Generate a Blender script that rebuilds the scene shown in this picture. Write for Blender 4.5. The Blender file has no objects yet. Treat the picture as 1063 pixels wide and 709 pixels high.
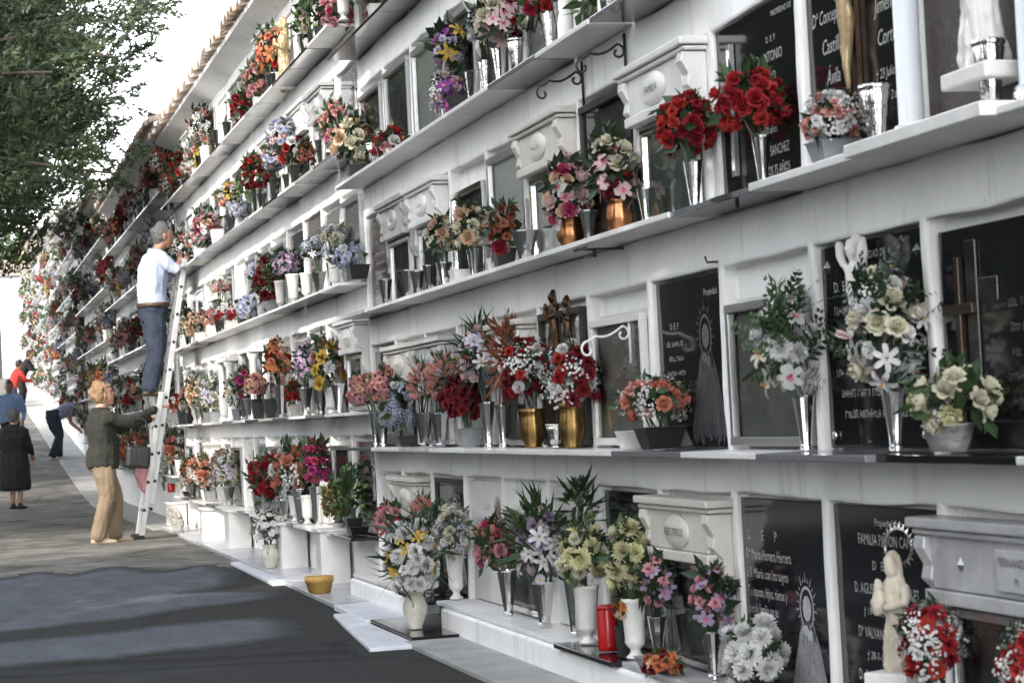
import bpy, bmesh, math, random
from mathutils import Vector, Matrix, Quaternion, noise
R = math.radians
sc = bpy.context.scene
C = sc.collection
rng = random.Random(7)

# ------------------------------------------------------------------ camera geometry
F, CX, CY = 2300., 531.5, 354.5
D, CZ = 2.487, 1.06
phi = math.atan(.05); pt = math.atan(75/F); th = math.atan(586.7/math.hypot(F, 75))
fwdh = Vector((-math.cos(th), math.sin(th), 0)); r0 = Vector((math.sin(th), math.cos(th), 0)); zz = Vector((0, 0, 1))
fwd = fwdh*math.cos(pt)+zz*math.sin(pt); up0 = -fwdh*math.sin(pt)+zz*math.cos(pt)
rgt = r0*math.cos(phi)-up0*math.sin(phi); upv = up0*math.cos(phi)+r0*math.sin(phi)
CAM = Vector((0, -D, CZ))
def ray(px, py): return fwd+rgt*((px-CX)/F)-upv*((py-CY)/F)
def wall(px, py, y=0.):
    r = ray(px, py); return CAM+r*((y-CAM.y)/r.y)
def atx(px, py, x):
    r = ray(px, py); return CAM+r*((x-CAM.x)/r.x)
def g(x):                                   # the path climbs beyond the ladder
    t = -x-33.
    if t <= 0: return 0.
    s = min(t, 45.)
    return .073*(s*s/(s+2.0))
def gnd(px, py):
    r = ray(px, py); s = 3.
    while s < 200:
        p = CAM+r*s
        if p.z <= g(p.x): return p
        s += .02
    return p
def depth(p): return (p-CAM).dot(fwd)
def pxx(x, y, z):
    d = Vector((x, y, z))-CAM; return CX+F*d.dot(rgt)/d.dot(fwd)
def solvex(px, y, z):
    a, b = -75., -3.2
    for _ in range(50):
        m = (a+b)/2
        if pxx(m, y, z) < px: a = m
        else: b = m
    return (a+b)/2

# ------------------------------------------------------------------ object helpers
def tag(o, label=None, cat=None, group=None, kind=None):
    if label: o['label'] = label
    if cat: o['category'] = cat
    if group: o['group'] = group
    if kind: o['kind'] = kind
    return o
def empty(name, loc=(0, 0, 0), rz=0., parent=None):
    o = bpy.data.objects.new(name, None); C.objects.link(o); o.location = loc; o.rotation_euler = (0, 0, rz)
    o.empty_display_size = .05
    if parent: o.parent = parent
    return o
def copy_tree(o, parent=None):
    c = o.copy(); C.objects.link(c)
    if parent: c.parent = parent
    for ch in o.children: copy_tree(ch, c)
    return c
class MB:
    def __init__(s): s.v = []; s.f = []; s.m = []
    def add(s, vs, fs, mi=0):
        o = len(s.v); s.v.extend([tuple(p) for p in vs]); s.f.extend([tuple(i+o for i in f) for f in fs]); s.m.extend([mi]*len(fs)); return s
    def box(s, x0, x1, y0, y1, z0, z1, mi=0):
        v = [(x, y, z) for z in (z0, z1) for y in (y0, y1) for x in (x0, x1)]
        return s.add(v, [(0, 2, 3, 1), (4, 5, 7, 6), (0, 1, 5, 4), (2, 6, 7, 3), (0, 4, 6, 2), (1, 3, 7, 5)], mi)
    def rings(s, rs, cap=True, mi=0):
        n = len(rs[0]); v = [p for r in rs for p in r]; f = []
        for k in range(len(rs)-1):
            for i in range(n):
                j = (i+1) % n; f.append((k*n+i, k*n+j, (k+1)*n+j, (k+1)*n+i))
        if cap: f.append(tuple(range(n-1, -1, -1))); f.append(tuple((len(rs)-1)*n+i for i in range(n)))
        return s.add(v, f, mi)
    def lathe(s, prof, n=16, c=(0, 0, 0), flute=0., nf=0, rot=0., mi=0):
        rs = []
        for r, z in prof:
            ring = []
            for i in range(n):
                a = 2*math.pi*i/n+rot; q = r*(1+flute*math.cos(nf*a)) if nf else r
                ring.append((c[0]+q*math.cos(a), c[1]+q*math.sin(a), c[2]+z))
            rs.append(ring)
        return s.rings(rs, True, mi)
    def tube(s, pts, rad, n=6, mi=0):
        pts = [Vector(p) for p in pts]; rs = []
        if not hasattr(rad, '__len__'): rad = [rad]*len(pts)
        ref = None
        for i, p in enumerate(pts):
            t = (pts[min(i+1, len(pts)-1)]-pts[max(i-1, 0)]).normalized()
            if ref is None: ref = t.orthogonal().normalized()
            a = ref-t*ref.dot(t)
            a = a.normalized() if a.length > 1e-5 else t.orthogonal().normalized()
            ref = a; b = t.cross(a)
            rs.append([p+(a*math.cos(2*math.pi*k/n)+b*math.sin(2*math.pi*k/n))*rad[i] for k in range(n)])
        return s.rings(rs, True, mi)
    def prism(s, poly, y0, y1, mi=0):        # polygon in x,z pushed along y
        n = len(poly); v = [(x, y0, z) for x, z in poly]+[(x, y1, z) for x, z in poly]
        f = [tuple(range(n)), tuple(range(2*n-1, n-1, -1))]+[(i, i+n, (i+1) % n+n, (i+1) % n) for i in range(n)]
        return s.add(v, f, mi)
    def mesh(s, name, mats, smooth=False):
        me = bpy.data.meshes.new(name); me.from_pydata(s.v, [], s.f)
        for m in (mats if isinstance(mats, (list, tuple)) else [mats]): me.materials.append(m)
        me.polygons.foreach_set('material_index', s.m)
        if smooth: me.polygons.foreach_set('use_smooth', [True]*len(me.polygons))
        me.update(); return me
    def build(s, name, mats, parent=None, smooth=False, bevel=0., seg=2, fix=False):
        me = s.mesh(name, mats, smooth)
        if fix:
            bm = bmesh.new(); bm.from_mesh(me); bmesh.ops.recalc_face_normals(bm, faces=bm.faces[:]); bm.to_mesh(me); bm.free()
        o = bpy.data.objects.new(name, me); C.objects.link(o)
        if parent: o.parent = parent
        if bevel:
            b = o.modifiers.new('edge', 'BEVEL'); b.width = bevel; b.segments = seg; b.limit_method = 'ANGLE'; b.angle_limit = R(40)
        return o
def link(name, me, parent=None):
    o = bpy.data.objects.new(name, me); C.objects.link(o)
    if parent: o.parent = parent
    return o

# ------------------------------------------------------------------ materials
_mats = {}
def M(name, col=(.5, .5, .5), rough=.5, metal=0., var=0., scale=8., bump=0., bscale=40., rnd=0., col2=None, spec=.5, trans=0., stretch=None, contrast=(.35, .65)):
    if name in _mats: return _mats[name]
    m = bpy.data.materials.new(name); m.use_nodes = True; nt = m.node_tree; N = nt.nodes; L = nt.links
    b = N['Principled BSDF']; b.inputs['Base Color'].default_value = (*col, 1); b.inputs['Roughness'].default_value = rough
    b.inputs['Metallic'].default_value = metal; b.inputs['Specular IOR Level'].default_value = spec
    tc = N.new('ShaderNodeTexCoord'); src = tc.outputs['Object']
    if stretch:
        mp = N.new('ShaderNodeMapping'); mp.inputs['Scale'].default_value = stretch; L.new(src, mp.inputs['Vector']); src = mp.outputs['Vector']
    out = None
    if var or col2:
        nz = N.new('ShaderNodeTexNoise'); nz.inputs['Scale'].default_value = scale; nz.inputs['Detail'].default_value = 6; nz.inputs['Roughness'].default_value = .65
        L.new(src, nz.inputs['Vector'])
        rp = N.new('ShaderNodeValToRGB'); rp.color_ramp.elements[0].position = contrast[0]; rp.color_ramp.elements[1].position = contrast[1]
        c2 = col2 or tuple(min(1, c*(1+var)) for c in col); c1 = col if col2 else tuple(c*(1-var) for c in col)
        rp.color_ramp.elements[0].color = (*c1, 1); rp.color_ramp.elements[1].color = (*c2, 1)
        L.new(nz.outputs['Fac'], rp.inputs['Fac']); out = rp.outputs['Color']
    if rnd:
        oi = N.new('ShaderNodeObjectInfo'); hs = N.new('ShaderNodeHueSaturation')
        mr = N.new('ShaderNodeMapRange'); mr.inputs['To Min'].default_value = 1-rnd; mr.inputs['To Max'].default_value = 1+rnd
        L.new(oi.outputs['Random'], mr.inputs['Value']); L.new(mr.outputs['Result'], hs.inputs['Value'])
        mh = N.new('ShaderNodeMapRange'); mh.inputs['To Min'].default_value = .5-rnd*.05; mh.inputs['To Max'].default_value = .5+rnd*.05
        L.new(oi.outputs['Random'], mh.inputs['Value']); L.new(mh.outputs['Result'], hs.inputs['Hue'])
        if out: L.new(out, hs.inputs['Color'])
        else: hs.inputs['Color'].default_value = (*col, 1)
        out = hs.outputs['Color']
    if out: L.new(out, b.inputs['Base Color'])
    if bump:
        n2 = N.new('ShaderNodeTexNoise'); n2.inputs['Scale'].default_value = bscale; n2.inputs['Detail'].default_value = 5
        L.new(src, n2.inputs['Vector']); bp = N.new('ShaderNodeBump'); bp.inputs['Strength'].default_value = bump; bp.inputs['Distance'].default_value = .02
        L.new(n2.outputs['Fac'], bp.inputs['Height']); L.new(bp.outputs['Normal'], b.inputs['Normal'])
    if trans:
        t = N.new('ShaderNodeBsdfTranslucent'); mx = N.new('ShaderNodeMixShader'); mx.inputs[0].default_value = trans
        if out: L.new(out, t.inputs['Color'])
        else: t.inputs['Color'].default_value = (*col, 1)
        L.new(b.outputs[0], mx.inputs[1]); L.new(t.outputs[0], mx.inputs[2]); L.new(mx.outputs[0], N['Material Output'].inputs['Surface'])
    _mats[name] = m; return m
def whitewash():
    m = M('whitewash', (.79, .79, .78), .85, var=.0, col2=(.86, .86, .85), scale=2.2, bump=.35, bscale=14)
    nt = m.node_tree; N = nt.nodes; L = nt.links; b = N['Principled BSDF']
    old = b.inputs['Base Color'].links[0].from_socket
    tc = N.new('ShaderNodeTexCoord'); mp = N.new('ShaderNodeMapping'); mp.inputs['Scale'].default_value = (9, 9, .7); L.new(tc.outputs['Object'], mp.inputs['Vector'])
    nz = N.new('ShaderNodeTexNoise'); nz.inputs['Scale'].default_value = 1.; nz.inputs['Detail'].default_value = 8; nz.inputs['Roughness'].default_value = .7; L.new(mp.outputs[0], nz.inputs['Vector'])
    rp = N.new('ShaderNodeValToRGB'); rp.color_ramp.elements[0].position = .56; rp.color_ramp.elements[1].position = .78
    rp.color_ramp.elements[0].color = (1, 1, 1, 1); rp.color_ramp.elements[1].color = (.58, .56, .52, 1); L.new(nz.outputs['Fac'], rp.inputs['Fac'])
    n3 = N.new('ShaderNodeTexNoise'); n3.inputs['Scale'].default_value = 26; n3.inputs['Detail'].default_value = 4; L.new(tc.outputs['Object'], n3.inputs['Vector'])
    r3 = N.new('ShaderNodeValToRGB'); r3.color_ramp.elements[0].position = .71; r3.color_ramp.elements[1].position = .76
    r3.color_ramp.elements[0].color = (1, 1, 1, 1); r3.color_ramp.elements[1].color = (.55, .53, .5, 1); L.new(n3.outputs['Fac'], r3.inputs['Fac'])
    for r_ in (rp, r3):
        mx = N.new('ShaderNodeMix'); mx.data_type = 'RGBA'; mx.blend_type = 'MULTIPLY'; mx.inputs[0].default_value = 1
        L.new(old, mx.inputs[6]); L.new(r_.outputs['Color'], mx.inputs[7]); old = mx.outputs[2]
    L.new(old, b.inputs['Base Color'])
    return m
WW = whitewash()
MARB = M('white_marble', (.62, .62, .6), .3, col2=(.78, .77, .75), scale=4, bump=.05, bscale=6)
MARBG = M('grey_marble', (.32, .32, .33), .22, col2=(.5, .5, .5), scale=5)
CREAM = M('cream_marble', (.55, .53, .48), .35, col2=(.67, .65, .6), scale=5)
PINKM = M('rose_marble', (.42, .33, .27), .3, col2=(.55, .45, .38), scale=9)
BLK = M('black_granite', (.011, .011, .013), .09, var=.5, scale=180)
GRN = M('grey_granite', (.12, .12, .125), .12, col2=(.2, .2, .21), scale=160)
BRN = M('brown_granite', (.05, .04, .038), .15, col2=(.09, .07, .065), scale=140)
ETCH = M('etched_stone', (.42, .42, .43), .6, var=.25, scale=60)
GOLDL = M('pale_letter_paint', (.47, .47, .45), .45, var=.35, scale=60)
DIML = M('dull_letter_metal', (.16, .155, .15), .4, metal=.3, var=.3, scale=60)
STEEL = M('polished_steel', (.78, .78, .77), .13, 1., bump=.06, bscale=25)
STEELR = M('embossed_silver', (.7, .69, .67), .2, 1., bump=.3, bscale=30)
ALU = M('aluminium', (.6, .6, .6), .34, 1., var=.1, scale=20)
ALUD = M('dull_window_frame_metal', (.42, .42, .42), .4, .9)
BRASS = M('old_brass', (.27, .17, .065), .36, 1., var=.45, scale=14)
COPPER = M('worn_copper', (.45, .2, .09), .32, 1., var=.35, scale=12)
BRONZE = M('dark_bronze', (.07, .045, .03), .38, .9, var=.4, scale=20)
IRON = M('black_iron', (.012, .012, .012), .5, var=.3, scale=60)
WIRON = M('white_iron', (.7, .7, .68), .45)
CERA = M('white_ceramic', (.66, .66, .62), .3, var=.07, scale=14, bump=.08, bscale=20)
CERAC = M('cream_ceramic', (.52, .5, .43), .3, var=.12, scale=9)
PLBLK = M('black_plastic', (.015, .015, .016), .35)
PLGRY = M('grey_planter_paint', (.2, .21, .22), .4, var=.15, scale=20)
FOIL = M('white_foil_wrap', (.68, .68, .68), .25, .3, bump=.6, bscale=30)
REDW = M('red_candle_plastic', (.42, .012, .012), .25, var=.1, trans=.15)
TERR = M('yellow_glazed_clay', (.45, .28, .07), .45, var=.2, scale=12)
RESIN = M('white_resin', (.66, .65, .62), .5, var=.06, scale=18)
IVRES = M('ivory_resin', (.5, .46, .37), .5, var=.12, scale=18)
GILT = M('faded_gilt', (.4, .3, .17), .45, .4, var=.3, scale=18)
DARKIN = M('niche_inside', (.05, .052, .05), .7, col2=(.13, .13, .12), scale=6)
LACE = M('lace_curtain', (.5, .5, .47), .8, var=.25, scale=30, stretch=(6, 1, .6))
REFLW = M('white_reflection_backing', (.74, .74, .73), .8, var=.08, scale=14, stretch=(8, 1, .3))  # pale backing painted in for the bright reflections in the panes
TILE = M('clay_roof_tile', (.3, .2, .14), .85, col2=(.48, .42, .36), scale=7, bump=.3, bscale=30)
def glass():
    m = bpy.data.materials.new('window_glass'); m.use_nodes = True; N = m.node_tree.nodes; L = m.node_tree.links
    N.remove(N['Principled BSDF']); t = N.new('ShaderNodeBsdfTransparent'); t.inputs[0].default_value = (.86, .88, .87, 1)
    gl = N.new('ShaderNodeBsdfGlossy'); gl.inputs['Roughness'].default_value = .03; fr = N.new('ShaderNodeFresnel'); fr.inputs['IOR'].default_value = 1.5
    mx = N.new('ShaderNodeMixShader'); L.new(fr.outputs[0], mx.inputs[0]); L.new(t.outputs[0], mx.inputs[1]); L.new(gl.outputs[0], mx.inputs[2]); L.new(mx.outputs[0], N['Material Output'].inputs['Surface'])
    return m
GLASS = glass()
PCOL = dict(red=(.42, .008, .012), crimson=(.2, .006, .014), coral=(.66, .2, .13), salmon=(.68, .31, .25), pink=(.66, .3, .34), palepink=(.72, .5, .5), hotpink=(.55, .04, .15),
            peach=(.72, .48, .3), ivory=(.72, .68, .5), yellow=(.75, .52, .05), paleyellow=(.7, .67, .36), white=(.78, .78, .76), lilac=(.45, .34, .5), palelilac=(.58, .54, .68),
            purple=(.24, .06, .28), orange=(.68, .2, .05), bluewhite=(.52, .55, .72), magenta=(.45, .03, .2), rust=(.3, .09, .04), olive=(.3, .27, .08), greenpetal=(.3, .42, .12))
def mute(c):
    l = .3*c[0]+.5*c[1]+.2*c[2]; return tuple((.86*v+.14*l)*.8 for v in c)
def petalmat(c): return M('petal_'+c, mute(PCOL[c]), .6, rnd=.16, var=.12, scale=25, trans=.22, spec=.25)
LEAF = M('leaf_green', (.018, .042, .015), .5, col2=(.04, .075, .025), scale=9, trans=.2, rnd=.15)
LEAFD = M('leaf_dark', (.01, .026, .011), .45, col2=(.022, .045, .02), scale=9, trans=.15, rnd=.15)
LEAFY = M('leaf_yellow_green', (.1, .12, .03), .5, col2=(.18, .18, .05), scale=9, trans=.25)
LEAFG = M('leaf_grey_green', (.09, .12, .08), .55, col2=(.14, .17, .12), scale=9, trans=.2)

# ------------------------------------------------------------------ blossoms (unit radius, axis +z)
def petal(mb, az, t0, t1, Ln, W, r0=0., cup=.15, cols=2, mi=0, z0=0.):
    ss = (0, .35, .72, 1.); ww = (.35, .88, 1., .7) if cols == 2 else (.5, 1., .9, .35)
    ca, sa = math.cos(az), math.sin(az); r, z = r0, z0; vs = []
    for k in range(4):
        if k:
            a = R(t0+(t1-t0)*ss[k]); d = Ln*(ss[k]-ss[k-1]); r += d*math.cos(a); z += d*math.sin(a)
        w = W*ww[k]*.5; e = cup*w
        for u in ((-1, 0, 1) if cols == 2 else (-1, 1)):
            vs.append((r*ca-u*w*sa, r*sa+u*w*ca, z+(e if u else 0)))
    n = cols+1
    mb.add(vs, [(k*n+i, k*n+i+1, (k+1)*n+i+1, (k+1)*n+i) for k in range(3) for i in range(cols)], mi)
def blossom_mb(mb, kind, rg, mi=0, mi2=1):
    U = rg.uniform
    if kind == 'rose':
        for n, r_, a, b, l, w, z in ((3, .03, 86, 118, .6, .5, .14), (4, .08, 82, 108, .68, .62, .1), (5, .14, 70, 92, .74, .7, .04), (6, .2, 56, 58, .8, .78, -.05), (6, .24, 34, 12, .82, .8, -.14)):
            o = U(0, 6)
            for k in range(n): petal(mb, o+6.283*k/n+U(-.15, .15), a, b, l*U(.92, 1.06), w, r_, .5, 2, mi, z)
    elif kind == 'carnation':
        for n, a, l in ((6, 85, .62), (9, 66, .75), (11, 44, .86), (12, 18, .95), (10, -12, .9)):
            for k in range(n): petal(mb, 6.283*k/n+U(-.3, .3), a+U(-14, 14), a+U(-35, 15), l*U(.8, 1.1), .42, .03, U(-.8, .8), 2, mi, .1)
    elif kind == 'mum':
        for n, a, b, l in ((7, 84, 122, .8), (11, 66, 100, .88), (15, 48, 78, .93), (17, 30, 55, .97), (18, 12, 32, 1.), (17, -8, 8, 1.), (13, -30, -18, .92)):
            o = U(0, 6)
            for k in range(n): petal(mb, o+6.283*k/n+U(-.1, .1), a+U(-6, 6), b+U(-6, 6), l*U(.88, 1.05), .3, .02, .5, 1, mi, .0)
    elif kind == 'daisy':
        for k in range(13): petal(mb, 6.283*k/13, 20, -5+U(-8, 8), .85, .36, .15, .1, 1, mi)
        mb.lathe([(.26, .02), (.22, .12), (.08, .17)], 7, mi=mi2)
    elif kind == 'lily':
        for k in range(6): petal(mb, 6.283*k/6, 66, -22+U(-10, 10), 1.25, .5, .04, .35, 2, mi)
        for k in range(4): a = 1.57*k; mb.tube([(0, 0, 0), (.12*math.cos(a), .12*math.sin(a), .75)], [.03, .05], 3, mi2)
    elif kind == 'tulip':
        for k in range(6): petal(mb, 6.283*k/6, 52 if k % 2 else 60, 104, 1.75, .85, .05, .4, 2, mi, -.5)
    elif kind == 'orchid':
        for k, (w, l) in enumerate(((.5, 1), (.95, .95), (.5, 1), (.5, 1), (.95, .95))): petal(mb, 6.283*k/5, 14, -6, l, w, .02, .15, 2, mi)
        for k in range(3): petal(mb, k*2.1, 50, 20, .34, .28, 0, .4, 1, mi2, .05)
    elif kind == 'filler':
        for k in range(36):
            p = Vector((U(-1, 1), U(-1, 1), U(-.4, 1)));
            for q in range(2):
                a = U(0, 3.14); d = Vector((math.cos(a), math.sin(a), U(-.5, .5)))*.12; e = Vector((-math.sin(a), math.cos(a), U(-.5, .5)))*.12
                mb.add([p-d-e, p+d-e, p+d+e, p-d+e], [(0, 1, 2, 3)], mi)
    elif kind == 'hydrangea':
        for k in range(60):
            zc = 1-1.6*(k+.5)/60; a = k*2.4; rr = math.sqrt(max(0, 1-zc*zc)); n = Vector((rr*math.cos(a), rr*math.sin(a), zc)); p = n*U(.86, 1.)
            t = n.orthogonal().normalized(); b = n.cross(t); w = .17; o = U(0, 1.5)
            t, b = t*math.cos(o)+b*math.sin(o), b*math.cos(o)-t*math.sin(o)
            for s1, s2 in ((t, b), (b, -t), (-t, -b), (-b, t)): mb.add([p, p+s1*w*.7+s2*w*.2+n*.03, p+s1*w+s2*w+n*.02, p+s2*w*.7+s1*w*.2+n*.03], [(0, 1, 2, 3)], mi)
CENT = {'daisy': (.6, .4, .04), 'lily': (.45, .25, .05), 'orchid': (.5, .1, .2)}
_bl = {}
def bmesh_of(kind, col):
    out = _bl.get((kind, col))
    if out: return out
    out = []
    for v in range(3):
        mb = MB(); blossom_mb(mb, kind, random.Random(hash_(kind)+v))
        out.append(mb.mesh('blossom', [petalmat(col), M('flower_centre_'+kind, CENT.get(kind, (.4, .3, .05)), .7)], True))
    _bl[(kind, col)] = out; return out
def hash_(s): return sum((i+1)*ord(c) for i, c in enumerate(s))

def leaf(mb, p, d, n, L_, W, mi=0, bend=.25):
    d = d.normalized(); s = d.cross(n)
    if s.length < 1e-4: s = d.orthogonal()
    s.normalize(); n = s.cross(d)
    m = p+d*L_*.45-n*L_*bend*.12; e = p+d*L_-n*L_*bend*.5
    mb.add([p, m+s*W*.5+n*W*.12, e, m-s*W*.5+n*W*.12, m], [(0, 1, 4), (1, 2, 4), (4, 2, 3), (0, 4, 3)], mi)
def rvec(rg):
    z = rg.uniform(-1, 1); a = rg.uniform(0, 6.283); r = math.sqrt(1-z*z); return Vector((r*math.cos(a), r*math.sin(a), z))
def foliage_mb(mb, rg, c, rad, base, n, kind, ls, sprig=3, mi=0):
    c = Vector(c); base = Vector(base)
    for k in range(n):
        d = rvec(rg)
        if d.z < -.75: d.z = -d.z
        q = rg.uniform(.25, 1.02); p = c+Vector((d.x*rad[0], d.y*rad[1], d.z*rad[2]))*q
        nn = (d+rvec(rg)*.7).normalized(); dd = (d+rvec(rg)*.9+Vector((0, 0, .25))).normalized()
        if kind == 'fern':
            s = dd.cross(nn).normalized(); Lf = ls*2.2
            for j in range(7):
                t = j/7; pp = p+dd*Lf*t-nn*Lf*t*t*.3
                for sg in (-1, 1): leaf(mb, pp, s*sg+dd*.55, nn, ls*(.75-.6*t)*1.1, ls*.2, mi)
        elif kind == 'spear': leaf(mb, p, dd, nn, ls*1.8, ls*.22, mi)
        else: leaf(mb, p, dd, nn, ls*rg.uniform(.7, 1.25), ls*.5, mi)
    for k in range(sprig):
        d = rvec(rg); d.z = abs(d.z)*.9+.3; d.normalize(); tip = c+Vector((d.x*rad[0], d.y*rad[1], d.z*rad[2]))*rg.uniform(1.1, 1.4)
        m = (c+tip)/2+Vector((0, 0, .02)); mb.tube([c, m, tip], [.003, .0025, .001], 3, mi)
        for j in range(8):
            pp = m+(tip-m)*(j/8); leaf(mb, pp, (tip-m).normalized()+rvec(rg)*.8, rvec(rg), ls*.6, ls*.22, mi)
    for k in range(9):
        d = rvec(rg); e = c+Vector((d.x*rad[0], d.y*rad[1], d.z*rad[2]*.6-rad[2]*.1))*.7
        b0 = base+Vector((rg.uniform(-.02, .02), rg.uniform(-.02, .02), -.03)); mb.tube([b0, (b0+e)/2+Vector((0, 0, .03)), e], .0035, 3, mi)

# recipes: description, [(kind, colour, blossom radius, share)], leaf kind, leaf material, leaf size, cover
RC = dict(
 redroses=('deep red rose bouquet', [('rose', 'red', .038, .75), ('carnation', 'red', .032, .25)], 'broad', LEAF, .07, .62),
 pinkwhite=('pink and white carnation bouquet', [('carnation', 'salmon', .026, .5), ('carnation', 'white', .026, .3), ('filler', 'white', .03, .2)], 'broad', LEAFD, .05, .8),
 orchidpink=('pink rose and orchid bouquet', [('rose', 'hotpink', .04, .2), ('rose', 'palepink', .042, .25), ('orchid', 'white', .045, .2), ('carnation', 'pink', .035, .2), ('rose', 'peach', .04, .15)], 'broad', LEAFD, .07, .6),
 orchidmix=('pale pink orchid bouquet', [('orchid', 'palepink', .048, .35), ('rose', 'ivory', .045, .25), ('orchid', 'pink', .04, .2), ('carnation', 'crimson', .03, .2)], 'broad', LEAFD, .07, .55),
 ivoryroses=('ivory rose bouquet', [('rose', 'ivory', .042, .7), ('rose', 'paleyellow', .035, .3)], 'broad', LEAF, .07, .5),
 whitemix=('white rose and fern bouquet', [('rose', 'ivory', .045, .3), ('rose', 'white', .035, .2), ('lily', 'white', .04, .2), ('filler', 'white', .04, .2), ('tulip', 'palepink', .03, .1)], 'fern', LEAFD, .075, .32),
 orchidwhite=('white orchid and chrysanthemum bouquet', [('orchid', 'white', .05, .45), ('mum', 'white', .05, .35), ('lily', 'ivory', .045, .2)], 'fern', LEAF, .07, .42),
 coralroses=('coral and white bouquet', [('rose', 'coral', .034, .5), ('carnation', 'salmon', .032, .2), ('filler', 'white', .04, .3)], 'broad', LEAF, .06, .62),
 crimsonwhite=('crimson and white carnation bouquet', [('carnation', 'crimson', .04, .4), ('carnation', 'red', .036, .2), ('mum', 'white', .036, .2), ('filler', 'white', .05, .2)], 'broad', LEAFD, .06, .8),
 lilylilac=('lilac lily bouquet', [('lily', 'palelilac', .05, .4), ('rose', 'palepink', .035, .2), ('lily', 'white', .04, .2), ('tulip', 'rust', .03, .2)], 'spear', LEAFD, .07, .5),
 crimson=('crimson carnation bouquet', [('carnation', 'crimson', .038, .8), ('filler', 'crimson', .04, .2)], 'broad', LEAFD, .06, .8),
 tulips=('pink tulip bud bouquet', [('tulip', 'salmon', .028, 1.)], 'spear', LEAF, .055, .7),
 hydrangea=('pale blue hydrangea bunch', [('hydrangea', 'bluewhite', .06, .8), ('lily', 'white', .03, .2)], 'broad', LEAF, .08, .5),
 pinkcarn=('pink carnation bouquet', [('carnation', 'salmon', .033, .4), ('carnation', 'pink', .035, .4), ('carnation', 'peach', .03, .2)], 'broad', LEAF, .05, .85),
 redfiller=('red and white gypsophila bouquet', [('carnation', 'red', .033, .45), ('filler', 'white', .035, .35), ('carnation', 'white', .022, .2)], 'broad', LEAFD, .05, .8),
 whitemums=('white chrysanthemum bunch', [('mum', 'white', .055, 1.)], 'broad', LEAF, .05, .75),
 lilacspike=('lilac and pink flower spray', [('tulip', 'lilac', .02, .3), ('carnation', 'pink', .028, .4), ('orchid', 'lilac', .035, .3)], 'broad', LEAFD, .07, .45),
 rustmix=('rust and orange flower bunch', [('carnation', 'orange', .03, .35), ('carnation', 'crimson', .028, .3), ('daisy', 'peach', .03, .35)], 'broad', LEAF, .04, .8),
 palemums=('pale yellow chrysanthemum bunch', [('mum', 'paleyellow', .055, .8), ('mum', 'ivory', .045, .2)], 'broad', LEAF, .07, .65),
 lilies=('white lily and lilac rose bouquet', [('lily', 'white', .045, .35), ('rose', 'lilac', .035, .35), ('daisy', 'palelilac', .03, .3)], 'spear', LEAF, .08, .45),
 pinkroses=('bright pink rose bouquet', [('rose', 'pink', .04, .5), ('tulip', 'salmon', .032, .3), ('rose', 'hotpink', .035, .2)], 'broad', LEAF, .07, .45),
 whiteroses=('creamy white rose bunch', [('rose', 'ivory', .034, .5), ('carnation', 'white', .03, .3), ('filler', 'palelilac', .04, .2)], 'broad', LEAFG, .06, .6),
 bigwhite=('big white and yellow bouquet', [('mum', 'white', .05, .55), ('carnation', 'white', .035, .25), ('lily', 'yellow', .045, .2)], 'spear', LEAFD, .08, .62),
 daisies=('white daisy bunch', [('daisy', 'white', .033, 1.)], 'broad', LEAFD, .05, .85),
 magenta=('magenta rose bouquet', [('rose', 'magenta', .045, .55), ('rose', 'hotpink', .04, .45)], 'broad', LEAF, .08, .4),
 yellowgreen=('yellow green dried flower bunch', [('carnation', 'olive', .04, .6), ('mum', 'olive', .035, .4)], 'broad', LEAFY, .08, .4),
 purpleyellow=('yellow and purple orchid spray', [('lily', 'yellow', .05, .3), ('orchid', 'purple', .05, .35), ('carnation', 'palelilac', .035, .35)], 'broad', LEAFD, .08, .45),
 purplewhite=('drooping purple orchid spray', [('orchid', 'purple', .045, .35), ('carnation', 'palepink', .03, .4), ('filler', 'white', .045, .25)], 'broad', LEAFD, .06, .7),
 redorange=('orange red lily bouquet', [('lily', 'orange', .045, .5), ('carnation', 'red', .035, .3), ('carnation', 'coral', .035, .2)], 'broad', LEAF, .07, .6),
 liacglad=('lilac gladiolus bunch', [('orchid', 'lilac', .03, .5), ('carnation', 'lilac', .028, .5)], 'broad', LEAFD, .06, .6),
 peachroses=('peach rose bouquet', [('rose', 'peach', .045, .6), ('rose', 'ivory', .04, .4)], 'broad', LEAFD, .07, .5),
 bluewhite=('blue and white flower bouquet', [('carnation', 'bluewhite', .04, .5), ('hydrangea', 'bluewhite', .045, .25), ('mum', 'white', .04, .25)], 'broad', LEAFD, .07, .6),
 redwhite=('red and white rose bouquet', [('rose', 'red', .042, .5), ('rose', 'white', .042, .35), ('rose', 'pink', .035, .15)], 'broad', LEAF, .06, .6),
 darkred=('dark red rose bunch', [('rose', 'crimson', .035, .8), ('rose', 'red', .035, .2)], 'broad', LEAF, .08, .35),
 yellowwhite=('yellow and white flower bouquet', [('carnation', 'yellow', .04, .35), ('carnation', 'white', .04, .3), ('carnation', 'salmon', .035, .35)], 'broad', LEAF, .06, .6),
 whitelilac=('white and lilac stock bouquet', [('carnation', 'bluewhite', .04, .55), ('carnation', 'palepink', .04, .3), ('carnation', 'white', .03, .15)], 'broad', LEAF, .07, .65),
 green=('leafy green spray', [('tulip', 'greenpetal', .02, 1.)], 'broad', LEAF, .07, .1),
 spikes=('green leafy gladiolus spikes', [('tulip', 'greenpetal', .016, 1.)], 'spear', LEAFD, .07, .12),
 dried=('dried brown flower bunch', [('carnation', 'rust', .03, 1.)], 'broad', LEAFD, .06, .4),
 rustspikes=('dry rust leaf spikes', [('tulip', 'rust', .022, 1.)], 'spear', M('leaf_rust', (.16, .05, .025), .6, var=.3), .06, .3),
)
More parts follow.
